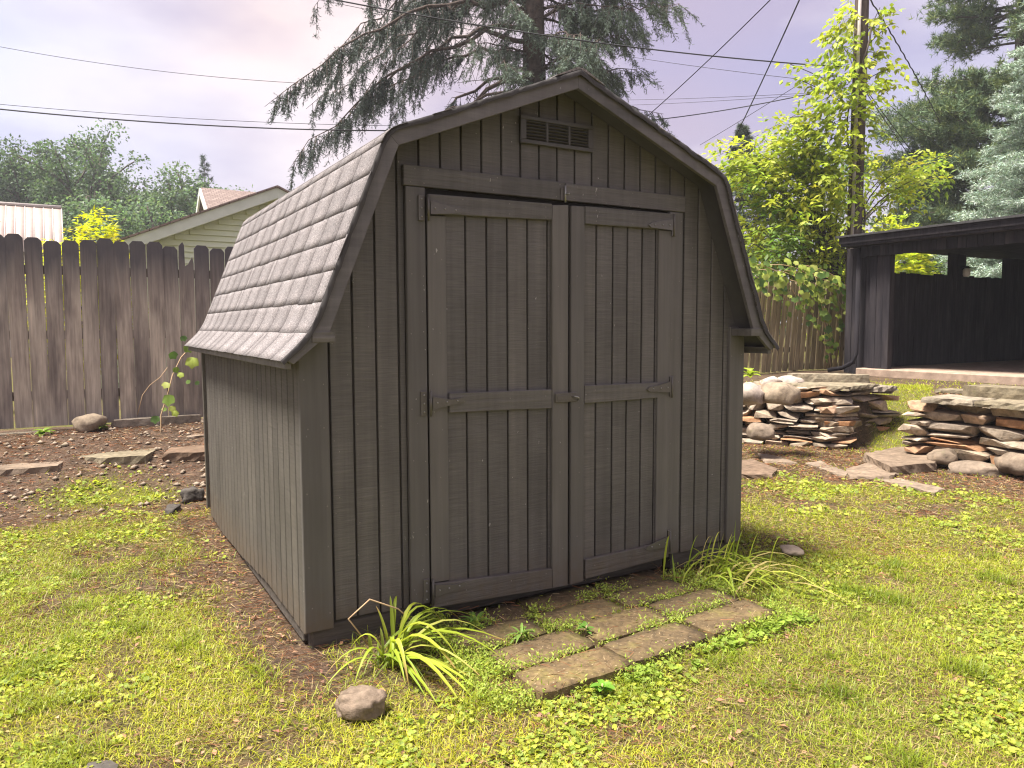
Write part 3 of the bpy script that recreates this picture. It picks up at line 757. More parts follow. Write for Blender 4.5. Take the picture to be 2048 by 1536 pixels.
while x < 12.2:
    wd = .118; h_ = 1.50 + rf_.uniform(-.03, .03)
    lean = np.interp(x, [7.5, 8.6, 10.5, 11.2], [.02, .13, .10, .04])
    zg = float(gz(x, FY)) + .02
    link('picket', picket_me(wd, 1.50, .018, 'flat'), M['picket_right'], fence2, (x + .75 * lean, FY + .05 + rf_.uniform(-.006, .006) , zg + .75 * math.cos(lean)), (rf_.uniform(-.02, .02), lean + rf_.uniform(-.012, .012), .10 + rf_.uniform(-.05, .05)))
    x += .138 + rf_.uniform(-.008, .006)
for z in (.75, 1.65): box('rail', (4.7, FY + .085, z), (12.2, FY + .125, z + .085), M['fence_rail'], fence2, .003)
for xx in (5.6, 7.7, 9.9): box('post', (xx - .045, FY + .126, .2), (xx + .045, FY + .216, 1.9), M['fence_rail'], fence2, .004)

# ------------------------------------------------------------------ stones
def hull_me(sx, sy, sz, seed, n=24, flat=.86):
    r = random.Random(seed); bm = bmesh.new()
    for i in range(n):
        v = Vector((r.uniform(-1, 1), r.uniform(-1, 1), r.uniform(-1, 1)))
        # push towards a rounded box
        m_ = max(abs(v.x), abs(v.y), abs(v.z)); v = v / m_ * r.uniform(.86, 1)
        v = Vector([max(-flat - .25 * r.random(), min(flat + .25 * r.random(), c)) for c in v])
        bm.verts.new((v.x * sx / 2, v.y * sy / 2, v.z * sz / 2))
    res = bmesh.ops.convex_hull(bm, input=bm.verts[:])
    for v in [v for v in bm.verts if not v.link_faces]: bm.verts.remove(v)
    me_ = bpy.data.meshes.new('stone'); bm.to_mesh(me_); bm.free()
    return me_
def rock_me(sx, sy, sz, seed, sub=3, amp=.22, flatb=True):
    bm = bmesh.new(); bmesh.ops.create_icosphere(bm, subdivisions=sub, radius=1)
    from mathutils import noise as mn
    off = Vector((seed * 3.7, seed * 1.3, seed * 2.1))
    for v in bm.verts:
        d_ = v.co.normalized(); k = 1 + amp * (mn.noise(d_ * 1.3 + off)) * 1.6 + amp * .6 * mn.noise(d_ * 3.1 + off) + amp * .32 * mn.noise(d_ * 7 + off) - amp * .5 * max(0, mn.noise(d_ * 2.2 + off * 2) - .1)
        p = d_ * k
        p = Vector([math.copysign(abs(c) ** .85, c) for c in p])
        if flatb and p.z < -.55: p.z = -.55 + (p.z + .55) * .3
        v.co = Vector((p.x * sx / 2, p.y * sy / 2, p.z * sz / 2))
    for f in bm.faces: f.smooth = True
    me_ = bpy.data.meshes.new('rock'); bm.to_mesh(me_); bm.free(); return me_
def slab_me(poly, h, seed, lay=3):
    """irregular flat stone from an outline, rough broken edges"""
    r = random.Random(seed); P = []
    n = len(poly)
    for i in range(n):
        a = Vector(poly[i]); b_ = Vector(poly[(i + 1) % n])
        m_ = max(1, int((b_ - a).length / .05))
        for k in range(m_): P.append(a.lerp(b_, k / m_))
    c = sum(P, Vector((0, 0))) / len(P)
    bm = bmesh.new(); rings = []
    for L in range(lay):
        ring = []
        for p in P:
            q = p + (p - c).normalized() * (r.uniform(-.012, .010) - (.008 if L == lay - 1 else 0))
            ring.append(bm.verts.new((q.x - c.x, q.y - c.y, -h / 2 + h * L / (lay - 1) + r.uniform(-.004, .004))))
        rings.append(ring)
    m = len(P)
    for a, b_ in zip(rings[:-1], rings[1:]):
        for i in range(m): bm.faces.new((a[i], a[(i + 1) % m], b_[(i + 1) % m], b_[i]))
    ct = bm.verts.new((0, 0, h / 2 + .004)); 
    for i in range(m): bm.faces.new((rings[-1][i], rings[-1][(i + 1) % m], ct))
    bm.faces.new(rings[0][::-1])
    me_ = bpy.data.meshes.new('slab'); bm.to_mesh(me_); bm.free(); return me_, c

rw = random.Random(77)
def course_wall(root, A, B, z0, ztop, hs, lens, depth, batter=.04, seed=1, skip=None):
    A = Vector(A); B = Vector(B); d_ = (B - A); L = d_.length; d_.normalize(); nrm = Vector((d_.y, -d_.x))   # faces right of A->B
    if nrm.dot(Vector((CAM.x, CAM.y)) - A) < 0: nrm = -nrm
    ang = math.atan2(d_.y, d_.x); z = z0; r = random.Random(seed); i = 0
    while z < ztop - .02:
        h = r.uniform(*hs); s = -r.uniform(0, .12)
        while s < L:
            ln = r.uniform(*lens) * (1.25 if r.random() < .25 else 1)
            hh = h * r.uniform(.82, 1.12)
            mid = s + ln / 2; p = A + d_ * mid + nrm * (-depth / 2 - batter * (z - z0) / max(.01, ztop - z0) + r.uniform(-.035, .03))
            if not skip or not skip(mid, z):
                if r.random() < .22 and hh > .055:      # two thin stones in one course
                    for q, zz in ((.5, z), (.5, z + hh * .52)):
                        link('stone', hull_me(ln * r.uniform(.85, 1.0), depth, hh * .5, r.random()), M['stone'], root, (p.x + r.uniform(-.02, .02), p.y, zz + hh * .25), (0, r.uniform(-.04, .04), ang + r.uniform(-.08, .08)))
                else:
                    link('stone', hull_me(ln * 1.02, depth, hh * 1.04, r.random()), M['stone'], root, (p.x, p.y, z + hh / 2), (r.uniform(-.04, .04), r.uniform(-.045, .045), ang + r.uniform(-.08, .08)))
            s += ln * .98
        z += h * .97; i += 1
def bl(root, px, py, depth, sx, sy, sz, seed, mat='boulder', name='boulder'):
    p = at(px, py, depth)
    return link(name, rock_me(sx, sy, sz, seed), M[mat], root, p, (0, 0, seed))
w1 = thing('stone_wall', 'dry stacked stone wall with pale boulders at its left end', 'wall', (6.0, 2.3, -.08))
course_wall(w1, (5.25, 3.25), (6.08, 2.02), -.10, .52, (.055, .095), (.16, .38), .30, .05, 3, skip=lambda m, z: m < .62 and z > .28)
course_wall(w1, (6.08, 2.02), (6.85, 1.95), -.10, .50, (.06, .11), (.2, .42), .30, .03, 8)
for i, (pts, z, h) in enumerate([(([5.93, 2.55], [6.15, 1.93], [6.75, 1.98], [6.62, 2.62]), .545, .045), (([6.5, 2.3], [6.62, 1.92], [6.98, 1.92], [6.98, 2.35]), .515, .05), (([5.78, 2.92], [5.95, 2.50], [6.5, 2.62], [6.3, 3.1]), .55, .04)]):
    me_, c = slab_me(pts, h, 30 + i); link('cap_stone', me_, M['cap'], w1, (c.x, c.y, z))

bl(w1, 1500, 792, 7.4, .32, .38, .24, 2); bl(w1, 1564, 790, 7.35, .35, .38, .26, 5); bl(w1, 1520, 866, 7.2, .24, .26, .18, 9, 'tanrock');

w2 = thing('stone_wall', 'dry stacked stone wall at the right edge, rusty stones in it', 'wall', (6.2, 0, -.08))
course_wall(w2, (6.02, 1.02), (6.10, -1.5), -.03, .48, (.06, .115), (.2, .5), .32, .06, 15)
course_wall(w2, (6.02, 1.02), (6.9, 1.0), .0, .48, (.06, .095), (.2, .4), .22, .0, 19)
for i, (pts, z) in enumerate([(([5.97, 1.07], [6.0, .62], [6.5, .60], [6.45, 1.08]), .515), (([5.99, .60], [6.02, -.15], [6.55, -.15], [6.5, .58]), .518), (([6.03, -.18], [6.05, -1.3], [6.6, -1.3], [6.55, -.18]), .516)]):
    me_, c = slab_me(pts, .05, 50 + i); link('cap_stone', me_, M['cap'], w2, (c.x, c.y, z))

bl(w2, 1950, 940, 6.5, .42, .3, .15, 21, 'tanrock'); bl(w2, 2040, 930, 6.35, .42, .36, .24, 26, 'tanrock'); bl(w2, 1885, 915, 6.7, .24, .28, .15, 27, 'tanrock')

def free_stone(name, label, cat, me_, mat, loc, rz=0, group=None):
    o = link(name, me_, mat, None, loc, (0, 0, rz)); return tag(o, label, cat, group)
def gslab(label, pts, z, h, seed, mat='flag', name='flagstone', cat='flagstone', group=None, lay=3):
    me_, c = slab_me(pts, h, seed, lay)
    return free_stone(name, label, cat, me_, M[mat], (c.x, c.y, z - h / 2), 0, group)
def gpts(pix, z): return [tuple(on(a, b_, 2, z)[:2]) for a, b_ in pix]
# cut blocks on top of the walls
gslab('cut grey stone block lying on top of the wall by the boulders', [(6.30, 2.85), (6.24, 2.72), (6.62, 2.28), (6.80, 2.14), (6.92, 2.22), (6.74, 2.52)], .655, .10, 61, 'cap', 'stone_block', 'stone block')
gslab('mossy cut stone block on the terrace at the right edge', [(6.40, .92), (6.36, .85), (6.40, -.1), (6.7, -.1), (6.68, .90)], .64, .105, 62, 'cap', 'stone_block', 'stone block')
gslab('thin pale stone slab lying before the pavilion slab', [(7.9, 2.05), (7.85, 1.9), (8.3, .7), (8.5, .75), (8.1, 2.05)], .455, .035, 63, 'cap', 'flagstone', 'flagstone')
# stone step and flagstones in the lawn
gslab('large flat stone step between the two stone walls', gpts([(1725, 905), (1800, 892), (1900, 902), (1870, 925), (1780, 932)], .0), -.005, .075, 64, 'flag', 'stone_step', 'step')
gslab('flat stone lying below the stone step', gpts([(1690, 938), (1740, 925), (1800, 945), (1780, 955), (1700, 955)], -.065), -.062, .03, 65)
gslab('pale squared flagstone just right of the shed corner', gpts([(1470, 925), (1500, 918), (1556, 938), (1545, 950), (1480, 950)], -.05), -.045, .05, 66)
gslab('long sunken flagstone in the lawn before the left stone wall', gpts([(1515, 905), (1560, 912), (1595, 925), (1530, 922)], -.07), -.074, .03, 67)
gslab('sunken flagstone in front of the stone wall corner', gpts([(1610, 925), (1640, 920), (1700, 945), (1690, 952)], -.07), -.074, .03, 68)
gslab('long worn flagstone at the lawn edge near the right stone wall', gpts([(1760, 958), (1800, 955), (1890, 975), (1870, 985)], -.07), -.074, .03, 69)
# slabs by the left fence
gslab('reddish flat stone slab at the left edge of the picture', [(-1.75, 4.12), (-.90, 4.08), (-.86, 4.30), (-.93, 4.56), (-1.75, 4.50)], .095, .085, 71, 'flag', 'stone_slab', 'stone slab')
gslab('grey flat stone slab in the middle of the left bed', [(-.78, 4.38), (-.60, 4.17), (-.26, 4.10), (-.14, 4.45), (-.18, 4.72), (-.62, 4.88)], .115, .085, 72, 'cap', 'stone_slab', 'stone slab')
gslab('reddish flat stone slab against the rear corner of the shed', [(-.13, 4.14), (.5, 3.95), (.6, 4.55), (.02, 4.70)], .115, .075, 73, 'flag', 'stone_slab', 'stone slab')
gslab('sunken tan stone in the left bed near the fence', gpts([(0, 893), (60, 893), (125, 880), (130, 868), (0, 880)], .14), .155, .05, 74, 'flag', 'stone_slab', 'stone slab')
o = gslab('long cut stone kerb lying along the foot of the fence', [(-.47, 5.30), (.36, 5.36), (.36, 5.46), (-.45, 5.42)], .30, .12, 75, 'cap', 'kerb_stone', 'kerb stone')
gslab('long low kerb stone by the fence at the left edge', [(-1.9, 5.28), (-.95, 5.30), (-.97, 5.40), (-1.9, 5.40)], .235, .06, 78, 'cap', 'kerb_stone', 'kerb stone')
gslab('small tan flagstone beside the shed near the fence', gpts([(372, 872), (415, 865), (415, 875), (376, 880)], .15), .175, .05, 76, 'flag', 'stone_slab', 'stone slab')
free_stone('boulder', 'round pale boulder standing at the foot of the fence', 'boulder', rock_me(.26, .24, .20, 31), M['boulder'], (-.655, 5.25, .285), .4)
free_stone('boulder', 'dark rounded stone beside the kerb behind the shed', 'boulder', rock_me(.2, .2, .16, 33), M['stone'], (.47, 5.35, .25), .4)
free_stone('boulder', 'brown rounded boulder behind the white boulders of the wall', 'boulder', rock_me(.32, .3, .22, 35), M['boulder'], at(1578, 768, 8.4), .2)
free_stone('boulder', 'small tan boulder behind the leftmost pale boulder', 'boulder', rock_me(.22, .22, .15, 37), M['boulder'], at(1542, 767, 8.2), .7)
free_stone('rock', 'rounded two tone rock in front of the daylily', 'rock', rock_me(.165, .125, .105, 41, 4, .2), M['foreground_rock'], (.030, -.585, -.055), -.45)
free_stone('rock', 'jagged dark rock at the rear left shed corner', 'rock', rock_me(.16, .13, .12, 43, 3, .4), M['darkrock'], (-.04, 2.98, -.045), .2)
free_stone('rock', 'flat dark rock sunk in the grass left of the shed', 'rock', rock_me(.16, .1, .07, 44, 3, .4), M['darkrock'], (-.20, 2.72, -.065), 1.2)
free_stone('rock', 'pale flat stone in the grass right of the shed', 'rock', rock_me(.15, .11, .05, 45, 3, .2), M['boulder'], (2.70, -.16, -.065), 1.2)
gslab('dark stone corner at the bottom left edge', gpts([(150, 1560), (170, 1522), (225, 1515), (240, 1530), (235, 1560)], -.07), -.066, .04, 79, 'darkrock', 'rock', 'rock')
rp = random.Random(9)
# loose pebbles of the left bed, small and uncountable
V = []; F = []
for i in range(900):
    x, y = rp.uniform(-1.9, .6), rp.uniform(3.0, 5.35)
    if lawn(x, y) > .35: continue
    r = rp.choice([.006, .008, .012, .018, .028]) * rp.uniform(.7, 1.2); z = float(gz(x, y)) + r * .25
    b0 = len(V); a0 = rp.uniform(0, 6)
    for k in range(5): V.append((x + r * math.cos(a0 + k * 1.257) * rp.uniform(.7, 1.3), y + r * math.sin(a0 + k * 1.257) * rp.uniform(.7, 1.3), z + rp.uniform(-.2, .2) * r))
    V += [(x, y, z + r * .6), (x, y, z - r * .6)]
    for k in range(5): F += [(b0 + k, b0 + (k + 1) % 5, b0 + 5), (b0 + (k + 1) % 5, b0 + k, b0 + 6)]
pb = link('pebbles', npmesh('pebbles', V, F), M['boulder']); tag(pb, 'scattered pebbles and wood chips in the left bed', 'pebbles', kind='stuff')

# ------------------------------------------------------------------ concrete pavers before the doors
bm = bmesh.new(); bmesh.ops.create_cube(bm, size=1)
PL, PW, PH = .418, .196, .085
def paver_me(seed):
    r = random.Random(seed); bm = bmesh.new(); N, Mx = 8, 4
    V = {}
    for i in range(N + 1):
        for j in range(Mx + 1):
            u = -PL / 2 + PL * i / N; v = -PW / 2 + PW * j / Mx
            ed = (i in (0, N)) or (j in (0, Mx)); co = (i in (0, N)) and (j in (0, Mx))
            jx, jy = r.uniform(-.003, .003), r.uniform(-.003, .003)
            if co: jx -= math.copysign(.008, u); jy -= math.copysign(.008, v)
            V[i, j] = (bm.verts.new((u + jx, v + jy, PH / 2 - (.006 if ed else 0) + r.uniform(-.0015, .0015))))
    for i in range(N):
        for j in range(Mx): bm.faces.new((V[i, j], V[i + 1, j], V[i + 1, j + 1], V[i, j + 1]))
    be = [e for e in bm.edges if e.is_boundary]
    ret = bmesh.ops.extrude_edge_only(bm, edges=be)
    for v in [g_ for g_ in ret['geom'] if isinstance(g_, bmesh.types.BMVert)]: v.co.z = -PH / 2; v.co.x *= 1.015; v.co.y *= 1.02
    bmesh.ops.recalc_face_normals(bm, faces=bm.faces[:])
    for f in bm.faces: f.smooth = f.normal.z > .5
    me_ = bpy.data.meshes.new('paver'); bm.to_mesh(me_); bm.free(); return me_
pvs = [(.79, -.742, 1.5, 'leftmost concrete paver of the front row, by the broad leaved weed'), (1.222, -.704, 3, 'middle concrete paver of the front row'), (1.662, -.682, 3, 'rightmost concrete paver of the front row'),
       (.80, -.508, 3, 'leftmost concrete paver of the second row from the front, overgrown'), (1.235, -.478, 2, 'middle concrete paver of the second row from the front'), (1.675, -.450, 2, 'rightmost concrete paver of the second row, before the grassy clump'),
       (.72, -.280, 1, 'leftmost concrete paver of the third row, behind the daylily'), (1.165, -.262, 2, 'middle concrete paver of the third row from the front'), (1.60, -.235, 2, 'rightmost concrete paver of the third row, under the right door'),
       (.78, -.060, 1, 'leftmost concrete paver under the left door edge'), (1.215, -.045, 1, 'concrete paver under the meeting door stiles'), (1.65, -.025, 1, 'rightmost concrete paver under the right door edge')]
for i, (x, y, rz, lb) in enumerate(pvs):
    tilt = rp.uniform(-.008, .008)
    zt_ = -.046 - .012 * (i // 3) - (.004 if i % 2 else 0)
    free_stone('paver', lb, 'paver', paver_me(100 + i), M['paver'], (x, y, zt_ - PH / 2), math.radians(rz + rp.uniform(-1, 1)), 'concrete pavers before the shed doors').rotation_euler.x = tilt

# ------------------------------------------------------------------ open pavilion
pv = thing('pavilion', 'dark stained open sided pavilion on a concrete slab', 'pavilion', (10.2, 3, .4))
box('floor_slab', (10.12, -3.5, .37), (15.6, 4.62, .51), M['slab'], pv, .012)
rp2 = random.Random(14)
for k in range(3):   # boarded corner pier
    box('board', (10.22 + rp2.uniform(-.004, .004), 4.14 + k * .115, .512), (10.25, 4.14 + k * .115 + .111, 2.42), M['pavilion'], pv, .003)
box('post', (10.255, 4.16, .512), (10.36, 4.48, 2.42), M['pavilion'], pv, .004)
y = 4.80     # outer return next to the fence
for k in range(4):
    box('board', (10.30, 4.495 + k * .118, .40), (10.322, 4.495 + k * .118 + .112, 2.45), M['pavilion'], pv, .003)
# far side wall along x with two openings under the eave
x = 10.38; k = 0
while x < 15.4:
    op = (10.4 < x + .07 < 12.45) or (13.0 < x + .07 < 14.3)
    box('board', (x, 4.50 + rp2.uniform(-.005, .005), .512), (x + .134, 4.525, 2.06 + rp2.uniform(-.015, .015) if op else 2.44), M['pavilion'], pv, .003)
    x += .138; k += 1
box('rail', (10.4, 4.528, 1.98), (15.4, 4.56, 2.05), M['pavilion'], pv, 0)
box('rail', (10.4, 4.528, .65), (15.4, 4.56, .72), M['pavilion'], pv, 0)
y = -3.4     # closed wall at the back
while y < 4.45:
    box('board', (15.40 + rp2.uniform(-.005, .005), y, .512), (15.43, y + .16, 2.5), M['pavilion'], pv, .003); y += .164
box('back_sheet', (15.432, -3.4, .5), (15.45, 4.5, 2.5), M['pavilion'], pv, 0)
# skirt boards above the opening, fascia, roof
y = 4.62; 
while y > -3.5:
    w_ = rp2.choice([.145, .15, .13, .075])
    box('skirt_board', (10.16 + rp2.uniform(-.004, .004), y - w_ + .005, 2.285 + rp2.uniform(-.006, .006)), (10.182, y, 2.452), M['pavilion'], pv, .002); y -= w_
box('beam', (10.186, -3.4, 2.30), (10.25, 4.62, 2.44), M['pavilion'], pv, .003)
box('fascia', (9.99, -3.6, 2.455), (10.03, 4.86, 2.555), M['pavilion'], pv, .004)
box('fascia', (9.965, -3.6, 2.5), (9.989, 4.88, 2.60), M['pavilion'], pv, .004)
box('ceiling', (10.03, -3.5, 2.456), (15.6, 4.84, 2.48), M['pavilion'], pv, 0)
prism('roof', [(9.93, 2.601), (15.8, 2.70), (15.8, 2.74), (9.93, 2.632)], 1, -3.6, 4.92, M['pavilion_roof'], pv)
prism('roof_deck', [(10.035, 2.482), (15.7, 2.50), (15.7, 2.695), (10.035, 2.598)], 1, -3.55, 4.86, M['pavilion'], pv)
for yy in (2.6, .6, -1.4): box('rafter', (10.26, yy, 2.36), (15.38, yy + .05, 2.454), M['pavilion'], pv, 0)
dp = tube('downspout', [(10.18, 4.66, 2.42), (10.18, 4.66, .75), (10.17, 4.70, .60), (10.10, 4.85, .50), (10.02, 5.05, .46)], .04, M['pavilion'], pv, 6)
ln = thing('wall_lantern', 'small pale glass lantern on the pavilion side wall', 'lantern', (12.83, 4.47, 2.12))
box('bracket', (12.80, 4.40, 2.20), (12.86, 4.498, 2.23), M['pavilion'], ln, .003)
tube('glass', [(12.83, 4.40, 2.04), (12.83, 4.40, 2.08), (12.83, 4.40, 2.16), (12.83, 4.40, 2.19)], [.05, .065, .065, .04], M['glass'], ln, 6)
tube('cap', [(12.83, 4.40, 2.191), (12.83, 4.40, 2.225)], [.075, .03], M['pavilion'], ln, 6)

# ------------------------------------------------------------------ neighbouring buildings
GYp = 11.0
gar = thing('garage', 'cream green clapboard garage gable behind the left fence', 'garage', (2.44, GYp, 0))
PKG = (2.441, 3.66); SLP = (3.713 - 2.69) / (2.441 - .04)
def gtop(x): return PKG[1] - .16 - abs(x - PKG[0]) * SLP
xl_, xr_ = -.62, 5.5
wl = prism('wall', [(xl_, 0), (xr_, 0), (xr_, gtop(xr_)), (PKG[0], gtop(PKG[0])), (xl_, gtop(xl_))], 1, GYp + .02, GYp + .1, M['siding'], gar)
z = .3
while z < 3.4:
    zt_ = z + .100
    half = (PKG[1] - .16 - zt_) / SLP
    a = max(xl_, PKG[0] - half); b_ = min(xr_, PKG[0] + half)
    if b_ - a > .1:
        prism('clapboard', [(GYp - .03, z), (GYp + .019, z), (GYp + .019, zt_ - .002), (GYp + .012, zt_ - .002)], 0, a, b_, M['siding'], wl) 
    z += .100
def rake(sg, x_end):
    x0_ = PKG[0]; x1_ = x_end
    zt = lambda x: PKG[1] - abs(x - PKG[0]) * SLP
    prism('rake_board', [(x0_, zt(x0_)), (x1_, zt(x1_)), (x1_, zt(x1_) - .19), (x0_, zt(x0_) - .19)], 1, GYp - .34, GYp - .31, M['white'], gar, .004)
    prism('soffit', [(x0_, zt(x0_) - .165), (x1_, zt(x1_) - .165), (x1_, zt(x1_) - .18), (x0_, zt(x0_) - .18)], 1, GYp - .309, GYp - .013, M['white'], gar)
    prism('roof', [(x0_, zt(x0_) + .035), (x1_ + sg * .06, zt(x1_ + sg * .06) + .035), (x1_ + sg * .06, zt(x1_ + sg * .06) + .003), (x0_, zt(x0_) + .003)], 1, GYp - .38, GYp + 6, M['brownroof'], gar)
rake(-1, -1.0); rake(1, 5.9)
hb = thing('house', 'far house with brown shingle roof behind the garage', 'house', (3, 23.2, 0))
p0 = at(402, 375, 24); p1 = at(520, 382, 24)
rx0, ry0, rz0 = p0.x, p0.y, p0.z
prism('wall', [(ry0 - 3.0, 0), (ry0 + 3.0, 0), (ry0 + 3.0, rz0 - 2.2), (ry0, rz0 - .1), (ry0 - 3.0, rz0 - 2.2)], 0, rx0 + .15, rx0 + 8, M['wallwhite'], hb)
for sg in (-1, 1):
    prism('roof', [(ry0, rz0), (ry0 + sg * 3.4, rz0 - 2.4), (ry0 + sg * 3.4, rz0 - 2.52), (ry0, rz0 - .1)], 0, rx0, rx0 + 8.2, M['brownroof'], hb)
    prism('rake_board', [(ry0, rz0 - .02), (ry0 + sg * 3.4, rz0 - 2.42), (ry0 + sg * 3.4, rz0 - 2.65), (ry0, rz0 - .24)], 0, rx0 - .06, rx0 - .005, M['white'], hb)
bn = thing('barn', 'low barn with salmon standing seam metal roof at the left edge', 'barn', (-3, 31, 0))
q1 = at(123, 417, 28); q0 = at(-60, 414, 28)
dn = CAM - q1; dn.z = 0; dn.normalize(); dirx = Vector((-dn.y, dn.x, 0)); Lb = 5.2; q0 = q1 - dirx * Lb
npan = 18; bw = Lb / npan
def bp(s, d_, z): v = q0 + dirx * s + dn * d_; return (v.x, v.y, z)
zr, ze = q1.z, q1.z - 1.9
for k in range(npan):
    s0, s1 = k * bw, (k + 1) * bw
    Vv = [bp(s0 + .01, 0, zr), bp(s1 - .01, 0, zr), bp(s1 - .01, 2.6, ze), bp(s0 + .01, 2.6, ze), bp(s0 + .01, 0, zr - .02), bp(s1 - .01, 0, zr - .02), bp(s1 - .01, 2.6, ze - .02), bp(s0 + .01, 2.6, ze - .02)]
    c = np.mean(np.array(Vv), axis=0)
    link('roof_panel', npmesh('roof_panel', np.array(Vv) - c, [(3, 2, 1, 0), (4, 5, 6, 7), (0, 1, 5, 4), (1, 2, 6, 5), (2, 3, 7, 6), (3, 0, 4, 7)]), M['metalroof'], bn, c)
    tube('seam', [bp(s1, 0, zr + .005), bp(s1, 2.6, ze + .005)], .022, M['conduit'], bn, 4)
tube('ridge_cap', [bp(0, -.02, zr + .04), bp(Lb, -.02, zr + .04)], .07, M['conduit'], bn, 6)
Vv = [bp(.1, -2.5, 0), bp(Lb - .1, -2.5, 0), bp(Lb - .1, 2.4, 0), bp(.1, 2.4, 0), bp(.1, -2.5, ze), bp(Lb - .1, -2.5, ze), bp(Lb - .1, 2.4, ze - .03), bp(.1, 2.4, ze - .03), bp(.1, 0, zr - .03), bp(Lb - .1, 0, zr - .03)]
c = np.mean(np.array(Vv), axis=0); 
wm = bpy.data.meshes.new('wall'); wm.from_pydata([tuple(np.array(v) - c) for v in Vv], [], [(0, 1, 5, 4), (1, 2, 6, 9, 5), (2, 3, 7, 6), (3, 0, 4, 8, 7), (4, 5, 9, 8)])
link('wall', wm, M['wallwhite'], bn, c)
# ------------------------------------------------------------------ foliage builders (numpy)
RNG = np.random.default_rng(7)
def unit(v): return v / (np.linalg.norm(v, axis=-1, keepdims=True) + 1e-9)
def jit(col, n, hv=.15, vv=.3, rng=RNG):
    c = np.asarray(col, float)[None, :] * (1 + vv * (rng.random((n, 1)) - .5) * 2) * (1 + hv * (rng.random((n, 3)) - .5) * 2)
    return np.clip(c, .004, 1)
class Fol:
    """collects triangles with one colour per leaf"""
    def __init__(s): s.V = []; s.F = []; s.C = []; s.n = 0
    def add(s, V, F, C):
        s.V.append(V.reshape(-1, 3)); s.F.append(F + s.n); s.C.append(C); s.n += V.reshape(-1, 3).shape[0]
    def leaves(s, P, A, U, L, Wd, col, fold=.25):
        """diamond leaves: base P, axis A, up U"""
        n = len(P); A = unit(A); Sd = unit(np.cross(A, U)); Up = np.cross(Sd, A)
        L = np.broadcast_to(L, (n,))[:, None]; Wd = np.broadcast_to(Wd, (n,))[:, None]
        V = np.stack([P, P + A * L * .42 + Sd * Wd / 2 + Up * Wd * fold, P + A * L, P + A * L * .42 - Sd * Wd / 2 + Up * Wd * fold], 1)
        b = (np.arange(n) * 4)[:, None]
        F = np.concatenate([b + [0, 1, 2], b + [0, 2, 3]], 0)
        s.add(V, F, np.repeat(col, 4, 0))
    def needles(s, P, A, L, Wd, col, rng=RNG):
        n = len(P); A = unit(A); Sd = unit(np.cross(A, rng.normal(size=(n, 3))))
        L = np.broadcast_to(L, (n,))[:, None]; Wd = np.broadcast_to(Wd, (n,))[:, None]
        V = np.stack([P - Sd * Wd / 2, P + Sd * Wd / 2, P + A * L], 1); b = (np.arange(n) * 3)[:, None]
        s.add(V, b + [0, 1, 2], np.repeat(col, 3, 0))
    def blades(s, P, A, bend, L, Wd, col):
        """bent blades of three triangles; A start direction, bend: sideways displacement at the tip"""
        n = len(P); A = unit(A); L = np.broadcast_to(L, (n,))[:, None]; Wd = np.broadcast_to(Wd, (n,))[:, None]
        Sd = unit(np.cross(A, bend + 1e-4)); 
        m = P + A * L * .55 + bend * L * .22; t = P + A * L * .85 + bend * L
        V = np.stack([P - Sd * Wd / 2, P + Sd * Wd / 2, m - Sd * Wd * .4, m + Sd * Wd * .4, t], 1); b = (np.arange(n) * 5)[:, None]
        F = np.concatenate([b + [0, 1, 2], b + [1, 3, 2], b + [2, 3, 4]], 0)
        s.add(V, F, np.repeat(col, 5, 0))
    def discs(s, P, N, r, col, rng=RNG):
        n = len(P); N = unit(N); A = unit(np.cross(N, rng.normal(size=(n, 3)))); B = np.cross(N, A); r = np.broadcast_to(r, (n,))[:, None]
        ang = np.array([.35, 1.2, 2.2, 3.14, 4.1, 5.1, 5.93]); rad = np.array([1, 1.02, .95, .9, .95, 1.02, 1])
        V = [P + r * .28 * A - N * r * .25]
        for a, k in zip(ang, rad): V.append(P + r * k * (np.cos(a) * A + np.sin(a) * B) + N * r * .1 * rng.normal(size=(n, 1)))
        V = np.stack(V, 1); b = (np.arange(n) * 8)[:, None]
        F = np.concatenate([b + [0, i, i + 1] for i in range(1, 7)], 0)
        s.add(V, F, np.repeat(col, 8, 0))
    def mesh(s, name, origin=(0, 0, 0)):
        V = np.concatenate(s.V) - np.asarray(origin, float); return npmesh(name, V, np.concatenate(s.F), False, np.concatenate(s.C))
def v3(a): return np.array([a[0], a[1], a[2]], float)
def bez(p0, p1, p2, n=10):
    t = np.linspace(0, 1, n)[:, None]; return (1 - t) ** 2 * p0 + 2 * t * (1 - t) * p1 + t * t * p2
def place(name, label, cat, loc, parts, group=None):
    r = thing(name, label, cat, loc, group)
    for nm, me_, mat in parts: link(nm, me_, mat, r, (0, 0, 0)).location = (0, 0, 0)
    return r

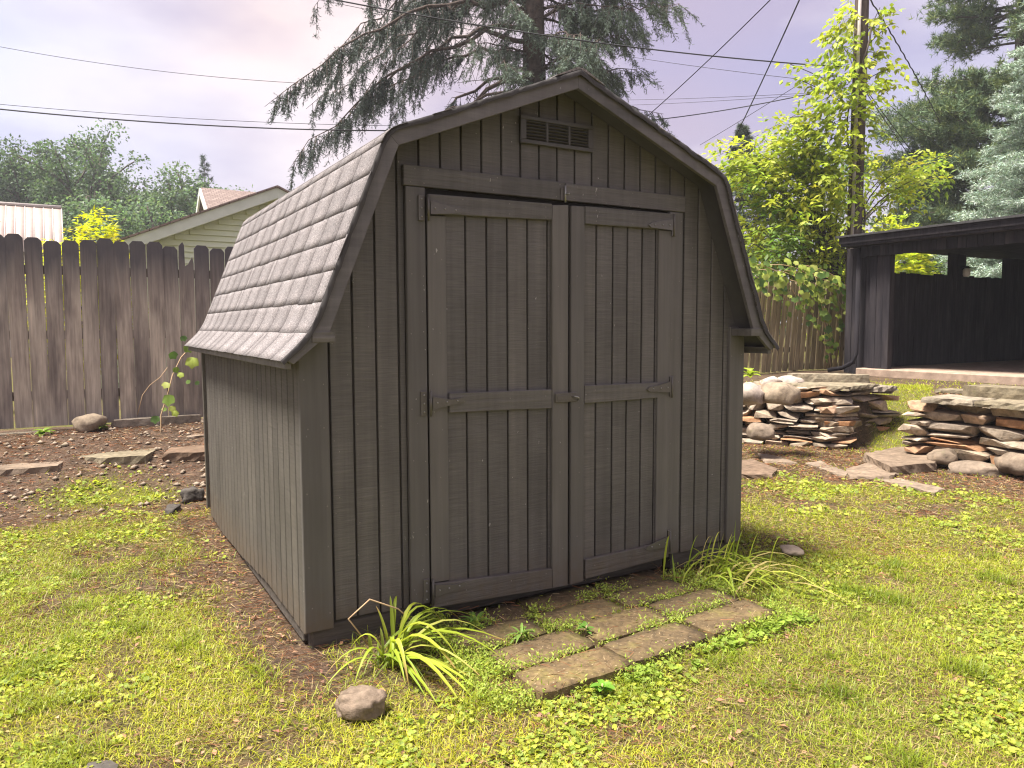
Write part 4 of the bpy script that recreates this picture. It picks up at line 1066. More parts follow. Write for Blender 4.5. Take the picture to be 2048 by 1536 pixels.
# ------------------------------------------------------------------ broadleaf trees far behind
def broadleaf(name, label, base, H, width, leafL, col, seed, nleaf=70, trunk_r=.25, levels=4, group=None, first=.3, lean=(0, 0), clump=.9):
    rng = np.random.default_rng(seed); segs = []; ends = []
    def grow(p, d, L, r, lv):
        n = 5; pts = [p]; q = p.copy(); dd = d.copy()
        for i in range(n):
            dd = unit(dd + rng.normal(size=3) * .12 + np.array([0, 0, .03])); q = q + dd * L / n; pts.append(q.copy())
        segs.append((np.array(pts) , np.linspace(r, r * .6, n + 1), 6 if lv == 0 else 4))
        if lv >= levels - 1: ends.append((pts[-1], L)); ends.append((pts[3], L)); return
        if lv >= 2: ends.append((pts[-1], L * .8))
        nb = 5 if lv == 0 else rng.integers(3, 5)
        for k in range(nb):
            t = rng.uniform(.45, 1.0) if lv else rng.uniform(.5, 1.0)
            st = pts[min(n, int(t * n))]
            az = 2 * np.pi * (k / nb) + rng.uniform(-.5, .5); sp = rng.uniform(.45, .95) if lv else rng.uniform(.5, 1.0)
            a = unit(np.cross(dd, [.3, .2, .9])); b = np.cross(dd, a)
            nd = unit(dd * math.cos(sp) + (a * math.cos(az) + b * math.sin(az)) * math.sin(sp) * width + np.array([0, 0, .12]))
            grow(st.copy(), nd, L * rng.uniform(.58, .78), r * .5, lv + 1)
    grow(np.zeros(3), unit(np.array([lean[0], lean[1], 1.0])), H * first, trunk_r, 0)
    E = np.array([e for e, _ in ends]); k = (H - clump * .8) / E[:, 2].max(); E = E * k; segs = [(P * k, R * k, n) for P, R, n in segs]
    f = Fol()
    for p in E:
        n = int(nleaf * rng.uniform(.4, 1.4)); rr = clump * rng.uniform(.6, 1.25)
        u = unit(rng.normal(size=(n, 3))) * rng.random((n, 1)) ** .45; P = p + u * rr * np.array([1, 1, .62]); o = u + rng.normal(size=(n, 3)) * .7 + [0, 0, -.25]
        f.leaves(P, o, rng.normal(size=(n, 3)) * .6 + u + [0, 0, .8], leafL * rng.uniform(.7, 1.3, n), leafL * .7, jit(np.array(col) * rng.uniform(.7, 1.3), n, .12, .25, rng))
    return place(name, label, cat_tree, base, [('trunk', tubes_me('trunk', segs), M['bark']), ('crown', f.mesh('crown'), M['leaf'])], group)
cat_tree = 'tree'
GT = 'broadleaf trees far behind the left fence'
for (px, dep_, top, wd, seed, col, lb, fr) in [(75, 46, 252, 1.0, 5, (.085, .135, .07), 'large dark green broadleaf tree at the far left', .30), (235, 47, 262, 1.0, 8, (.09, .14, .075), 'tall open broadleaf tree left of the far small conifer', .32), (335, 44, 316, 1.05, 13, (.12, .18, .10), 'shorter grey green broadleaf tree nearest the garage roof', .27), (205, 38, 395, 1.1, 17, (.12, .18, .10), 'small round broadleaf tree low before the taller trees', .25), (-60, 48, 330, 1.1, 19, (.085, .135, .07), 'broadleaf tree cut off by the left edge of the picture', .25), (300, 60, 385, 1.2, 23, (.10, .145, .085), 'pale broadleaf tree just above the garage eave', .25)]:
    b = at(px, 646, dep_); tp = at(px, top, dep_)
    broadleaf('broadleaf_tree', lb, (b.x, b.y, -.1), tp.z + .1, wd, .20, col, seed, nleaf=120, trunk_r=.3, group=GT, first=fr)

def conifer_simple(name, label, base, H, R, seed, col, nl=.25, n_limb=60, group=None, z0=.15, tw=9, dense=1.0, droop=.25, up=.1, nw=.05):
    rng = np.random.default_rng(seed); f = Fol(); segs = [(np.array([[0, 0, 0], [0, 0, H * .5], [0, 0, H]]), np.array([R * .09, R * .05, .01]), 6)]
    P = []; A = []
    for i in range(n_limb):
        z = H * (z0 + (1 - z0) * (i / n_limb)); L = R * (1 - z / H) ** .85 * rng.uniform(.75, 1.1) + .05; az = i * 2.4 + rng.uniform(-.4, .4)
        d = np.array([math.cos(az), math.sin(az), 0]); p0 = np.array([0, 0, z]); p1 = p0 + d * L * .5 + [0, 0, -droop * L * .5]; p2 = p0 + d * L + [0, 0, -droop * L + up * L]
        pts = bez(p0, p1, p2, 7); segs.append((pts, np.linspace(.02 * L + .005, .004, 7), 4))
        m = int(tw * dense * max(2, L / R * 10)); t = rng.uniform(.15, 1, m) ** .7
        k = np.clip((t * 6).astype(int), 0, 5); fr = (t * 6 - k)[:, None]; c = pts[k] * (1 - fr) + pts[k + 1] * fr
        sd = np.array([-d[1], d[0], 0]); s_ = rng.choice([-1, 1], m)[:, None]
        dirs = unit(d * .7 + sd * s_ * rng.uniform(.3, 1, (m, 1)) + np.array([0, 0, 1]) * rng.uniform(-.35, .25, (m, 1)))
        P.append(c); A.append(dirs * L * .22)
    P = np.concatenate(P); A = np.concatenate(A)
    q = 6
    for j in range(q):
        t = (j + .5) / q; n = len(P)
        f.needles(P + A * t * rng.uniform(.8, 1.2, (n, 1)), unit(A) * .7 + rng.normal(size=(n, 3)) * .6, nl * rng.uniform(.7, 1.3, n), nw, jit(col, n, .1, .3, rng), rng)
    return place(name, label, 'tree', base, [('trunk', tubes_me('trunk', segs), M['bark']), ('crown', f.mesh('crown'), M['needle'])], group)
b = at(420, 646, 62); conifer_simple('conifer_tree', 'tiny far conifer above the garage roof', (b.x, b.y, 0), at(420, 316, 62).z, 2.6, 3, (.075, .11, .085), .34, 60, None, .45, 5, .7, .35, .1, .07)

# ------------------------------------------------------------------ the big drooping spruce behind the shed
def big_spruce():
    rng = np.random.default_rng(31); base = v3(at(1070, 500, 17)); base[2] = .1; H = 15.5
    f = Fol(); segs = [(np.array([[0, 0, 0], [.02, 0, 4], [-.03, 0, 8], [0, 0, 12], [0, 0, H]]), np.array([.34, .30, .24, .13, .02]), 12)]
    rt = np.array([CR.x, CR.y, 0]); rt /= np.linalg.norm(rt); fw2 = np.array([-rt[1], rt[0], 0])
    BP, BA, BC = [], [], []
    def limb(z, d, L, drop, tipup, fol0, col, dens, r0=None):
        p0 = np.array([0, 0, z]); p1 = p0 + d * L * .45 + [0, 0, .10 * L]; p2 = p0 + d * L + [0, 0, -drop * L]
        n = 14; pts = bez(p0, p1, p2, n); pts[:, 2] += tipup * L * np.linspace(0, 1, n) ** 4
        pts[1:-1] += rng.normal(size=(n - 2, 3)) * .035 * L / 3
        segs.append((pts, np.linspace(r0 or (.008 * L + .014), .004, n), 6))
        m = int(L * dens * (1 if z < 10.2 else .4))
        for t in rng.uniform(fol0, 1.0, m):
            k = min(n - 2, int(t * (n - 1))); c = pts[k] + (pts[k + 1] - pts[k]) * (t * (n - 1) - k)
            tg = unit(pts[k + 1] - pts[k]); sd = unit(np.cross(tg, [0, 0, 1.0])) * rng.choice([-1, 1])
            bl = rng.uniform(.25, .75) * (1.15 - .5 * abs(t - .6)); 
            bd = unit(tg * rng.uniform(.1, .7) + sd * rng.uniform(.1, .8) + np.array([0, 0, -1]) * rng.uniform(.35, 1.3))
            segs.append((np.array([c, c + bd * bl * .5, c + bd * bl + [0, 0, -.12 * bl]]), np.array([.007, .005, .002]), 4))
            q = int(11 + bl * 22)
            tt = rng.uniform(.1, 1, q)[:, None]; P = c + bd * bl * tt + np.array([0, 0, -.12 * bl]) * tt ** 2
            A = unit(bd * .6 + rng.normal(size=(q, 3)) * .55 + np.array([0, 0, -.45])) * rng.uniform(.07, .17, (q, 1))
            BP.append(P); BA.append(A); BC.append(np.repeat(np.array(col)[None] * rng.uniform(.75, 1.25), q, 0))
        # bare side twigs on the inner limb
        for t in rng.uniform(.12, max(.2, fol0 + .15), int(L * 4)):
            k = min(n - 2, int(t * (n - 1))); c = pts[k]; a = unit(rng.normal(size=3) + [0, 0, -.7]); l = rng.uniform(.25, .8)
            segs.append((np.array([c, c + a * l * .5 + rng.normal(size=3) * .03, c + a * l + [0, 0, -.15 * l]]), np.array([.010, .007, .003]), 4))
    dark = (.062, .082, .072); blue = (.17, .22, .18); mid = (.115, .15, .11)  # dark: left side's backlit shade put into the needle colour, rear limbs too
    # long left limbs: steeply drooping, foliage at the outer ends
    for i in range(27):
        z = 5.2 + i * .28; ang = rng.uniform(-.75, .75); d = unit(-rt * math.cos(ang) + fw2 * math.sin(ang)); L = rng.uniform(3.6, 5.9) * (1 if z < 10.5 else .8)
        limb(z, d, L, rng.uniform(.32, .75), rng.uniform(.0, .10), .36, dark, 14)
    for i in range(34):
        z = 4.0 + i * .26; ang = rng.uniform(-.8, .8); d = unit(rt * math.cos(ang) + fw2 * math.sin(ang)); L = rng.uniform(2.1, 3.3)
        limb(z, d, L, rng.uniform(.1, .5), rng.uniform(.05, .2), .22, mid, 20)
    for i in range(24):   # towards the camera, blue green clumps
        z = 3.9 + i * .32; ang = rng.uniform(.3, 1.15) * (1 if i % 2 else -1); d = unit(-fw2 * math.cos(ang) + rt * math.sin(ang)); L = rng.uniform(1.3, 2.6)
        limb(z, d, L, rng.uniform(.05, .45), rng.uniform(.1, .25), .2, blue, 20)
    for i in range(14):
        z = 4.5 + i * .5; ang = rng.uniform(-1, 1); d = unit(fw2 * math.cos(ang) + rt * math.sin(ang)); limb(z, d, rng.uniform(2, 3), .4, .1, .35, dark, 9)
    for i in range(26):
        z = 10.5 + i * .19; az = i * 2.4; limb(z, np.array([math.cos(az), math.sin(az), 0]), max(.4, (15.8 - z) * .5), .25, .1, .2, mid, 10)
    P = np.concatenate(BP); A = np.concatenate(BA); C_ = np.concatenate(BC); n = len(P)
    for j in range(6):
        t = j / 6
        f.needles(P + A * t, unit(A) * .8 + rng.normal(size=(n, 3)) * .5, .056 * rng.uniform(.7, 1.3, n), .0155, C_ * (1 + .3 * (rng.random((n, 1)) - .5)), rng)
    return place('spruce_tree', 'big drooping spruce rising behind the shed roof', 'tree', base, [('trunk', tubes_me('trunk', segs[:1]), M['spruce_bark']), ('branches', tubes_me('branches', segs[1:]), M['spruce_bark']), ('crown', f.mesh('crown'), M['needle'])])
big_spruce()

# ------------------------------------------------------------------ pine and blue spruce at the right
def pine():
    rng = np.random.default_rng(41); base = v3(at(2022, 500, 25)); base[2] = .2; H = 15.0
    rt = np.array([CR.x, CR.y, 0]); rt /= np.linalg.norm(rt); fw2 = np.array([-rt[1], rt[0], 0])
    f = Fol(); segs = [(np.array([[.3, 0, 0], [.1, 0, 4], [0, 0, 8], [-.1, 0, 12], [-.15, 0, H]]), np.array([.28, .24, .19, .11, .03]), 8)]
    TP, TA = [], []
    for i in range(160):
        if i < 105: z = rng.uniform(3.6, 9.0); L = rng.uniform(2.0, 4.7) * (1.0 if z > 4.5 else .8)
        else: z = rng.uniform(10.2, 14.2); L = rng.uniform(1.4, 3.3)
        az = rng.uniform(0, 2 * np.pi); d = rt * math.cos(az) + fw2 * math.sin(az)
        if rng.random() < .7 and d @ rt > 0: d = d - 2 * (d @ rt) * rt
        p0 = np.array([-.05, 0, z]); p2 = p0 + d * L + [0, 0, rng.uniform(-.35, .35)]; pts = bez(p0, (p0 + p2) / 2 + [0, 0, rng.uniform(-.3, .25)], p2, 9)
        segs.append((pts, np.linspace(.05, .008, 9), 4))
        for t in rng.uniform(.3, 1, int(L * 20)):
            k = min(7, int(t * 8)); c = pts[k] + (pts[k + 1] - pts[k]) * (t * 8 - k); sdv = unit(np.cross(d, [0, 0, 1.])) * rng.choice([-1, 1])
            l = rng.uniform(.2, .7); e = c + unit(d * .6 + sdv * rng.uniform(.2, 1) + np.array([0, 0, .25]) * rng.normal()) * l
            if rng.random() < .4: segs.append((np.array([c, (c + e) / 2, e]), np.array([.012, .008, .004]), 4))
            m = 4; TP.append(c + (e - c) * rng.uniform(.4, 1.05, (m, 1)) + rng.normal(size=(m, 3)) * .05); TA.append(np.repeat(unit(e - c)[None], m, 0))
    P = np.concatenate(TP); A = np.concatenate(TA); n = len(P); cc = np.where(rng.random((n, 1)) < .3, np.array([[.22, .27, .11]]), np.array([[.125, .185, .105]]))
    for j in range(8):
        f.needles(P, A * .7 + rng.normal(size=(n, 3)) * .65 + [0, 0, .35], .20 * rng.uniform(.7, 1.2, n), .026, cc * (1 + .4 * (rng.random((n, 1)) - .5)), rng)
    return place('pine_tree', 'dark long needled pine behind the pavilion', 'tree', base, [('trunk', tubes_me('trunk', segs[:1]), M['bark']), ('branches', tubes_me('branches', segs[1:]), M['bark']), ('crown', f.mesh('crown'), M['needle'])])
pine()
b = at(1850, 500, 30)
conifer_simple('conifer_tree', 'broad grey green conifer low behind the pavilion roof', (b.x, b.y, .2), at(1850, 300, 30).z, 3.6, 19, (.20, .25, .15), .16, 150, None, .1, 17, 1.3, .15, .1, .03)
b = at(2105, 500, 17.5)
conifer_simple('blue_spruce_tree', 'silvery blue spruce at the right edge', (b.x, b.y, .3), 10.5, 2.6, 12, (.37, .45, .38), .09, 230, None, .08, 22, 1.5, .30, .16, .022)
b = at(1480, 560, 24); conifer_simple('conifer_tree', 'small conifer tips peeking over the right roof slope', (b.x, b.y, .2), at(1405, 268, 24).z, 2.0, 15, (.09, .12, .09), .16, 120, None, .1, 14, 1.0, .2, .2, .03)

# ------------------------------------------------------------------ compound leaves: sapling, vine on the pole
def compound(f, P, D, n_l, L, Wd, col, rng, droop=.5):
    """pinnate leaves: rachis from P along D, drooping leaflets"""
    n = len(P); D = unit(D); sd = unit(np.cross(D, [0, 0, 1.0]) + 1e-3); RL = L * 1.9
    cc = jit(col, n, .10, .22, rng)
    for j in range(n_l):
        t = .25 + .75 * (j // 2) / max(1, (n_l - 1) // 2); s_ = 0 if j == n_l - 1 else (1 if j % 2 else -1)
        p = P + D * RL * t + np.array([0, 0, -1]) * RL * .35 * t * t
        a = D * (.55 if s_ else 1) + sd * s_ * .9 + np.array([0, 0, -1]) * droop * rng.uniform(.4, 1.4, (n, 1)) + rng.normal(size=(n, 3)) * .18
        f.leaves(p, a, np.array([0, 0, 1.0]) + rng.normal(size=(n, 3)) * .4, L * rng.uniform(.75, 1.2, n), Wd * rng.uniform(.8, 1.2, n), cc * (1 + .12 * (rng.random((n, 1)) - .5)), .12)
def sapling():
    rng = np.random.default_rng(52); base = v3(at(1655, 640, 14.2)); base[2] = .3
    rt = np.array([CR.x, CR.y, 0]); rt /= np.linalg.norm(rt); fw2 = np.array([-rt[1], rt[0], 0])
    f = Fol(); segs = []; tips = []
    tg = [(1440, 300), (1475, 330), (1510, 305), (1540, 285), (1580, 262), (1610, 250), (1560, 330), (1480, 400), (1520, 380), (1600, 320), (1640, 300), (1680, 330), (1740, 330), (1790, 335), (1850, 335), (1870, 345), (1820, 380), (1760, 400), (1500, 450), (1540, 430), (1590, 400), (1640, 380), (1700, 390), (1520, 510), (1580, 480), (1630, 450), (1690, 450), (1745, 450), (1540, 560), (1590, 540), (1640, 520), (1685, 520), (1470, 470), (1490, 530), (1610, 585), (1560, 605), (1655, 575), (1780, 440), (1800, 410), (1450, 350), (1620, 420), (1570, 450), (1660, 340), (1510, 590), (1505, 350)]
    tg = [q for q in tg if q[0] < 1735 or q[1] in (335, 345)]
    for (a, b) in tg:
        for rep in range(2):
            e = v3(at(a + rng.uniform(-22, 22), b + rng.uniform(-20, 20), 14.2 + rng.uniform(-1.1, .8))) - base
            s0 = np.array([rng.uniform(-.3, .3), rng.uniform(-.2, .2), min(e[2] * .35, 1.6)]); pts = bez(s0, np.array([e[0] * .35, e[1] * .35, e[2] * .95]), e, 9)
            segs.append((pts, np.linspace(.022, .005, 9), 4))
            m = 38; t = rng.uniform(.4, 1, m) ** .55; k = np.clip((t * 8).astype(int), 0, 7); fr = (t * 8 - k)[:, None]
            c = pts[k] * (1 - fr) + pts[k + 1] * fr + rng.normal(size=(m, 3)) * .17
            dd = unit(pts[-1] - pts[-3]); D = dd * .5 + rng.normal(size=(m, 3)) * .8
            compound(f, c, D, 5, .135, .058, np.array([.16, .26, .06]) + (np.array([.50, .53, .06]) - np.array([.16, .26, .06])) * rng.random(), rng)
    segs.append((np.array([[0, 0, -.3], [.02, 0, 1.0], [0, .05, 2.6]]), np.array([.06, .05, .03]), 6)); segs.append((np.array([[-.3, 0, -.3], [-.4, 0, 1.0], [-.7, .05, 2.4]]), np.array([.05, .04, .02]), 6))
    return place('sapling_tree', 'bright yellow green sapling clump behind the leaning fence', 'tree', base, [('trunk', tubes_me('trunk', segs), M['bark']), ('crown', f.mesh('crown'), M['leaf'])])
sapling()
# utility pole and the vine that climbs it
PD = 13.4; pb_ = at(1705, 560, PD); PXY = (pb_.x, pb_.y)
pole = thing('utility_pole', 'wooden utility pole wrapped in green vine', 'pole', (PXY[0], PXY[1], .2))
tube('shaft', [(PXY[0], PXY[1], .2), (PXY[0] + .02, PXY[1], 4.5), (PXY[0] + .03, PXY[1], 11.0)], [.135, .122, .10], M['pole'], pole, 12)
tube('conduit', [(PXY[0] - .14, PXY[1] - .06, .3), (PXY[0] - .125, PXY[1] - .06, 5), (PXY[0] - .10, PXY[1] - .06, 10.8)], .03, M['conduit'], pole, 6)
def pole_vine():
    rng = np.random.default_rng(61); base = np.array([PXY[0], PXY[1], .3]); f = Fol(); segs = []
    rt = np.array([CR.x, CR.y, 0]); rt /= np.linalg.norm(rt); fw2 = np.array([-rt[1], rt[0], 0])
    zz = np.linspace(0, 6.2, 40); a = zz * 1.9; segs.append((np.stack([.17 * np.cos(a), .17 * np.sin(a), zz], 1), .02, 4))
    for (lo, hi, n, r) in ((2.6, 3.5, 50, .5), (3.5, 4.4, 100, .62), (4.4, 5.4, 130, .62), (5.4, 6.0, 40, .3), (6.0, 6.5, 24, .15)):
        P = np.zeros((n, 3)); P[:, 2] = rng.uniform(lo, hi, n); th = rng.normal(-1.05, .8, n); d = -fw2[None] * np.cos(th)[:, None] + rt[None] * np.sin(th)[:, None]
        P += d * (.15 + r * rng.random((n, 1)) ** 1.5 * np.abs(np.sin(th))[:, None] + .1)
        compound(f, P, d * .8 + rng.normal(size=(n, 3)) * .5, 5, .13, .075, (.40, .47, .06), rng, .9)
    sprays = [(1625, 145, 1580, 128), (1660, 165, 1655, 105), (1735, 85, 1785, 45), (1735, 70, 1760, 15), (1720, 60, 1700, 20), (1730, 150, 1790, 135), (1650, 180, 1600, 160), (1640, 225, 1580, 235), (1660, 260, 1570, 262), (1690, 90, 1665, 70), (1730, 120, 1755, 110), (1735, 170, 1770, 180)]
    for (x0, y0, x1, y1) in sprays:
        p0 = v3(at(1705, y0 + 40, PD)) - base; p1 = v3(at(x0, y0, PD - .15)) - base; p2 = v3(at(x1, y1, PD - .2)) - base
        pts = bez(p0, p1, p2, 12); segs.append((pts, .008, 4)); m = 16
        k = rng.integers(3, 12, m); compound(f, pts[k] + rng.normal(size=(m, 3)) * .04, rng.normal(size=(m, 3)) + unit(p2 - p0), 4, .12, .07, (.40, .47, .06), rng, 1.0)
    return place('climbing_vine', 'leafy vine climbing the utility pole', 'vine', base, [('stem', tubes_me('stem', segs), M['bark']), ('foliage', f.mesh('foliage'), M['leaf'])])
pole_vine()
def shrub(name, label, base, rx, ry, rz, n, L, Wd, col, seed, comp=True):
    rng = np.random.default_rng(seed); f = Fol(); segs = []; base = v3(base)
    u = unit(rng.normal(size=(n, 3))) * rng.random((n, 1)) ** .4; P = u * np.array([rx, ry, rz]) + [0, 0, rz * .95]
    P[:, 2] *= 1 + .15 * np.sin(P[:, 0] * 5 / rx) 
    if comp: compound(f, P, unit(u) + rng.normal(size=(n, 3)) * .5, 7, L, Wd, col, rng, .5)
    else: f.leaves(P, u + rng.normal(size=(n, 3)) * .6, rng.normal(size=(n, 3)) + [0, 0, 1], L, Wd, jit(col, n, .1, .3, rng))
    for k in range(14):
        e = P[rng.integers(n)] * .85; segs.append((bez(np.zeros(3), np.array([e[0] * .3, e[1] * .3, e[2] * .8]), e, 6), np.linspace(.02, .005, 6), 4))
    return place(name, label, 'shrub', base, [('stem', tubes_me('stem', segs), M['bark']), ('foliage', f.mesh('foliage'), M['leaf'])])
p = at(172, 500, 10.5); shrub('yellow_shrub', 'bright yellow green shrub showing over the left fence', (p.x, p.y, .75), .62, .45, 1.0, 900, .10, .03, (.55, .55, .03), 71)
p = at(105, 500, 10.8); shrub('yellow_shrub', 'smaller yellow green shrub just above the fence beside the barn roof', (p.x, p.y, .7), .5, .35, .86, 420, .09, .026, (.45, .48, .04), 72)
p = at(-10, 500, 8.6); shrub('leafy_sapling', 'green maple leaves at the left edge above the fence', (p.x - .12, p.y, .5), .28, .3, 1.0, 130, .14, .09, (.10, .19, .045), 73, False)
shrub('green_shrub', 'bright green shrub seen through the first pavilion opening', (17.6, 9.3, .2), 2.6, .9, 1.75, 2600, .15, .08, (.50, .55, .05), 74)
shrub('green_shrub', 'grey green shrub seen through the second pavilion opening', (21.5, 8.6, .2), 2.4, .8, 1.8, 2200, .11, .05, (.10, .15, .07), 75)

# ------------------------------------------------------------------ wires
wires = [((-60, 82, 20), (760, 172, 21), .25, .007, 'thin wire high at the left, crossing into the spruce'), ((-60, 212, 13.5), (1000, 258, 16), .18, .013, 'thick cable low at the left running behind the shed roof'), ((-60, 203, 13.8), (1000, 252, 16.3), .14, .005, 'thin wire just above the thick cable at the left'),
         ((560, -22, 12), (1685, 134, 13.4), .16, .012, 'thick cable crossing the spruce to the utility pole'), ((540, -22, 13), (1000, 70, 13.8), .02, .005, 'thin wire beside the thick cable in front of the spruce'), ((1600, -60, 10), (1280, 245, 16), .05, .011, 'dark service wire falling left from the top edge'), ((1630, -70, 10), (1455, 305, 16), .05, .011, 'dark service wire falling steeply between spruce and pole'),
         ((1715, -40, 13), (1880, 245, 20), -.10, .014, 'twisted service cable descending right of the pole'), ((1180, 100, 22), (1690, 168, 13.4), .05, .005, 'thin wire just below the thick cable to the pole'), ((1180, 250, 18), (1690, 172, 13.4), .12, .010, 'dark cable rising from the shed roof to the pole'), ((1180, 200, 26), (1690, 182, 13.4), .05, .0045, 'upper of two faint wires meeting the pole'), ((1180, 212, 26), (1690, 184, 13.4), .05, .0045, 'lower of two faint wires meeting the pole'),
         ((1400, 290, 22), (1690, 110, 13.4), .02, .007, 'straight wire slanting up to the pole from the left'), ((1430, 315, 24), (1690, 175, 13.4), .02, .006, 'faint slanting wire above the sapling, left'), ((1460, 320, 24), (1690, 190, 13.4), .02, .006, 'faint slanting wire above the sapling, right'),
         ((1722, 165, 13.4), (1905, 405, 19), .05, .009, 'leftmost wire fanning down right of the pole'), ((1722, 170, 13.4), (1890, 410, 17), .03, .008, 'steepest wire fanning down right of the pole'), ((1722, 160, 13.4), (2010, 400, 22), .05, .007, 'flattest wire fanning down right of the pole')]
for a, b, sag, r, lb in wires:
    p0 = v3(at(*a)); p1 = v3(at(*b)); t = np.linspace(0, 1, 24)[:, None]; pts = p0 + (p1 - p0) * t; pts[:, 2:3] -= sag * 4 * t * (1 - t)
    if 'twisted' in lb: tt = t[:, 0]; pts = p0 + (p1 - p0) * np.linspace(0, 1, 80)[:, None]; s_ = np.linspace(0, 1, 80); pts[:, 2] -= sag * 4 * s_ * (1 - s_) + .012 * np.sin(s_ * 110); pts[:, 0] += .012 * np.cos(s_ * 110)
    o = tube('utility_wire', pts, r, M['wire'], None, 4); tag(o, lb, 'wire', 'overhead wires')

# ------------------------------------------------------------------ grape vine on the leaning fence: single leaves
def vleaf_me(seed):
    r = random.Random(seed); n = 9
    ang = [0, .5, .95, 1.5, 2.2, 2.9]; rad = [1.0, .72, .88, .70, .66, .5]
    P = [(-.12, 0)]
    pts = [(rad[k] * math.cos(ang[k]) * .62 + .28, rad[k] * math.sin(ang[k]) * .66) for k in range(6)]
    V = [(0, 0, 0)] + [(x, y, -.10 * (x * x + y * y) + r.uniform(-.05, .05)) for x, y in pts] + [(x, -y, -.10 * (x * x + y * y) + r.uniform(-.05, .05)) for x, y in pts[:0:-1]]
    F = [(0, i, i + 1) for i in range(1, len(V) - 1)] + [(0, len(V) - 1, 1)]
    return V, F
def leaf_mesh(name, V, F, sc, col):
    me_ = npmesh(name, np.array(V, float) * sc, F, True, np.repeat(np.array(col)[None], len(V), 0)); return me_
LV = [leaf_mesh('vine_leaf', *vleaf_me(i), .085, c) for i, c in enumerate([(.13, .21, .05), (.18, .27, .05), (.24, .32, .05), (.32, .39, .07), (.10, .18, .05), (.37, .41, .10)])]
gv = thing('grape_vine', 'grape vine draped over the leaning board fence', 'vine', (9.6, 5.4, .4))
rv = random.Random(88); segs = []; nleafs = 0
def put_leaf(p, s, root, face):
    o = link('leaf', rv.choice(LV), M['leaf'], root, p); o.scale = (s, s, s)
    # lamina hangs, tip down, upper side towards the yard
    tipd = Vector((rv.uniform(-.7, .7), face.y * rv.uniform(.1, .6), -1)).normalized(); nn = (face + Vector((rv.uniform(-.5, .5), rv.uniform(-.3, .3), rv.uniform(.1, .9)))).normalized()
    yv = nn.cross(tipd).normalized(); nn = tipd.cross(yv).normalized()
    o.rotation_euler = Matrix((tipd, yv, nn)).transposed().to_euler()
strands = [(1500, 545, 1540, 600), (1530, 540, 1575, 610), (1560, 545, 1610, 640), (1590, 545, 1640, 680), (1630, 550, 1662, 745), (1650, 560, 1680, 660), (1670, 570, 1700, 640), (1690, 590, 1712, 640), (1600, 560, 1590, 625), (1640, 560, 1650, 735), (1515, 540, 1600, 560), (1560, 540, 1690, 580), (1610, 545, 1720, 590), (1500, 560, 1505, 575), (1620, 570, 1668, 700), (1545, 560, 1560, 590), (1580, 560, 1660, 610), (1660, 580, 1700, 655), (1480, 530, 1560, 548), (1540, 530, 1620, 552), (1590, 530, 1680, 560)]
for si, (x0, y0, x1, y1) in enumerate(strands):
    yy = 5.22 + rv.uniform(-.08, .08)
    p0, p1 = v3(on(x0, y0, 1, yy + .02)), v3(on(x1, y1, 1, yy)); pts = bez(p0, (p0 + p1) / 2 + [0, -.05, .12], p1, 12)
    segs.append((pts - v3((9.6, 5.4, .4)), .006, 4))
    for k in range(13 if y1 < 660 else 17):
        t = rv.random() ** .8; i = min(10, int(t * 11)); q = pts[i] + (pts[i + 1] - pts[i]) * (t * 11 - i) + np.array([rv.uniform(-.12, .12), rv.uniform(-.10, .02), rv.uniform(-.10, .12)]) * (1 if y1 < 660 else .45)
        put_leaf(q, rv.uniform(.9, 1.9) * (1 if t < .6 else .75), gv, Vector((-.35, -1, .2))); nleafs += 1
link('stem', tubes_me('stem', segs), M['stalk'], gv).location = (0, 0, 0)
lvn = thing('young_vine', 'young vine with pale leaves before the left fence', 'vine', (-.077, 4.95, .1))
stem = [on(318, 905, 1, 4.9), on(322, 860, 1, 4.95), on(322, 830, 1, 4.95), on(335, 790, 1, 5.0), on(345, 750, 1, 5.05), on(362, 715, 1, 5.1), on(385, 690, 1, 5.15)]
tube('stem', [v3(p) for p in stem], .006, M['stalk'], lvn, 4)
tube('tendril', [v3(on(a, b, 1, 5.2)) for a, b in ((275, 830), (285, 790), (300, 770), (320, 755), (335, 735))], .003, M['stalk'], lvn, 4)
for (x, y, s) in [(342, 705, 1.3), (372, 690, 1.5), (385, 715, 1.9), (350, 735, 1.0), (362, 745, 1.0), (335, 765, 1.2), (338, 790, 1.9), (345, 812, 1.1), (330, 815, .8), (310, 832, 1.3), (348, 822, 1.1), (305, 880, 1.4), (330, 868, 1.1), (300, 900, 1.1), (328, 897, 1.0), (378, 760, .8), (392, 763, .7), (365, 672, 1.0)]:
    put_leaf(on(x, y, 1, 4.98 + rv.uniform(-.05, .05)), s * .8, lvn, Vector((-.3, -1, .3)))

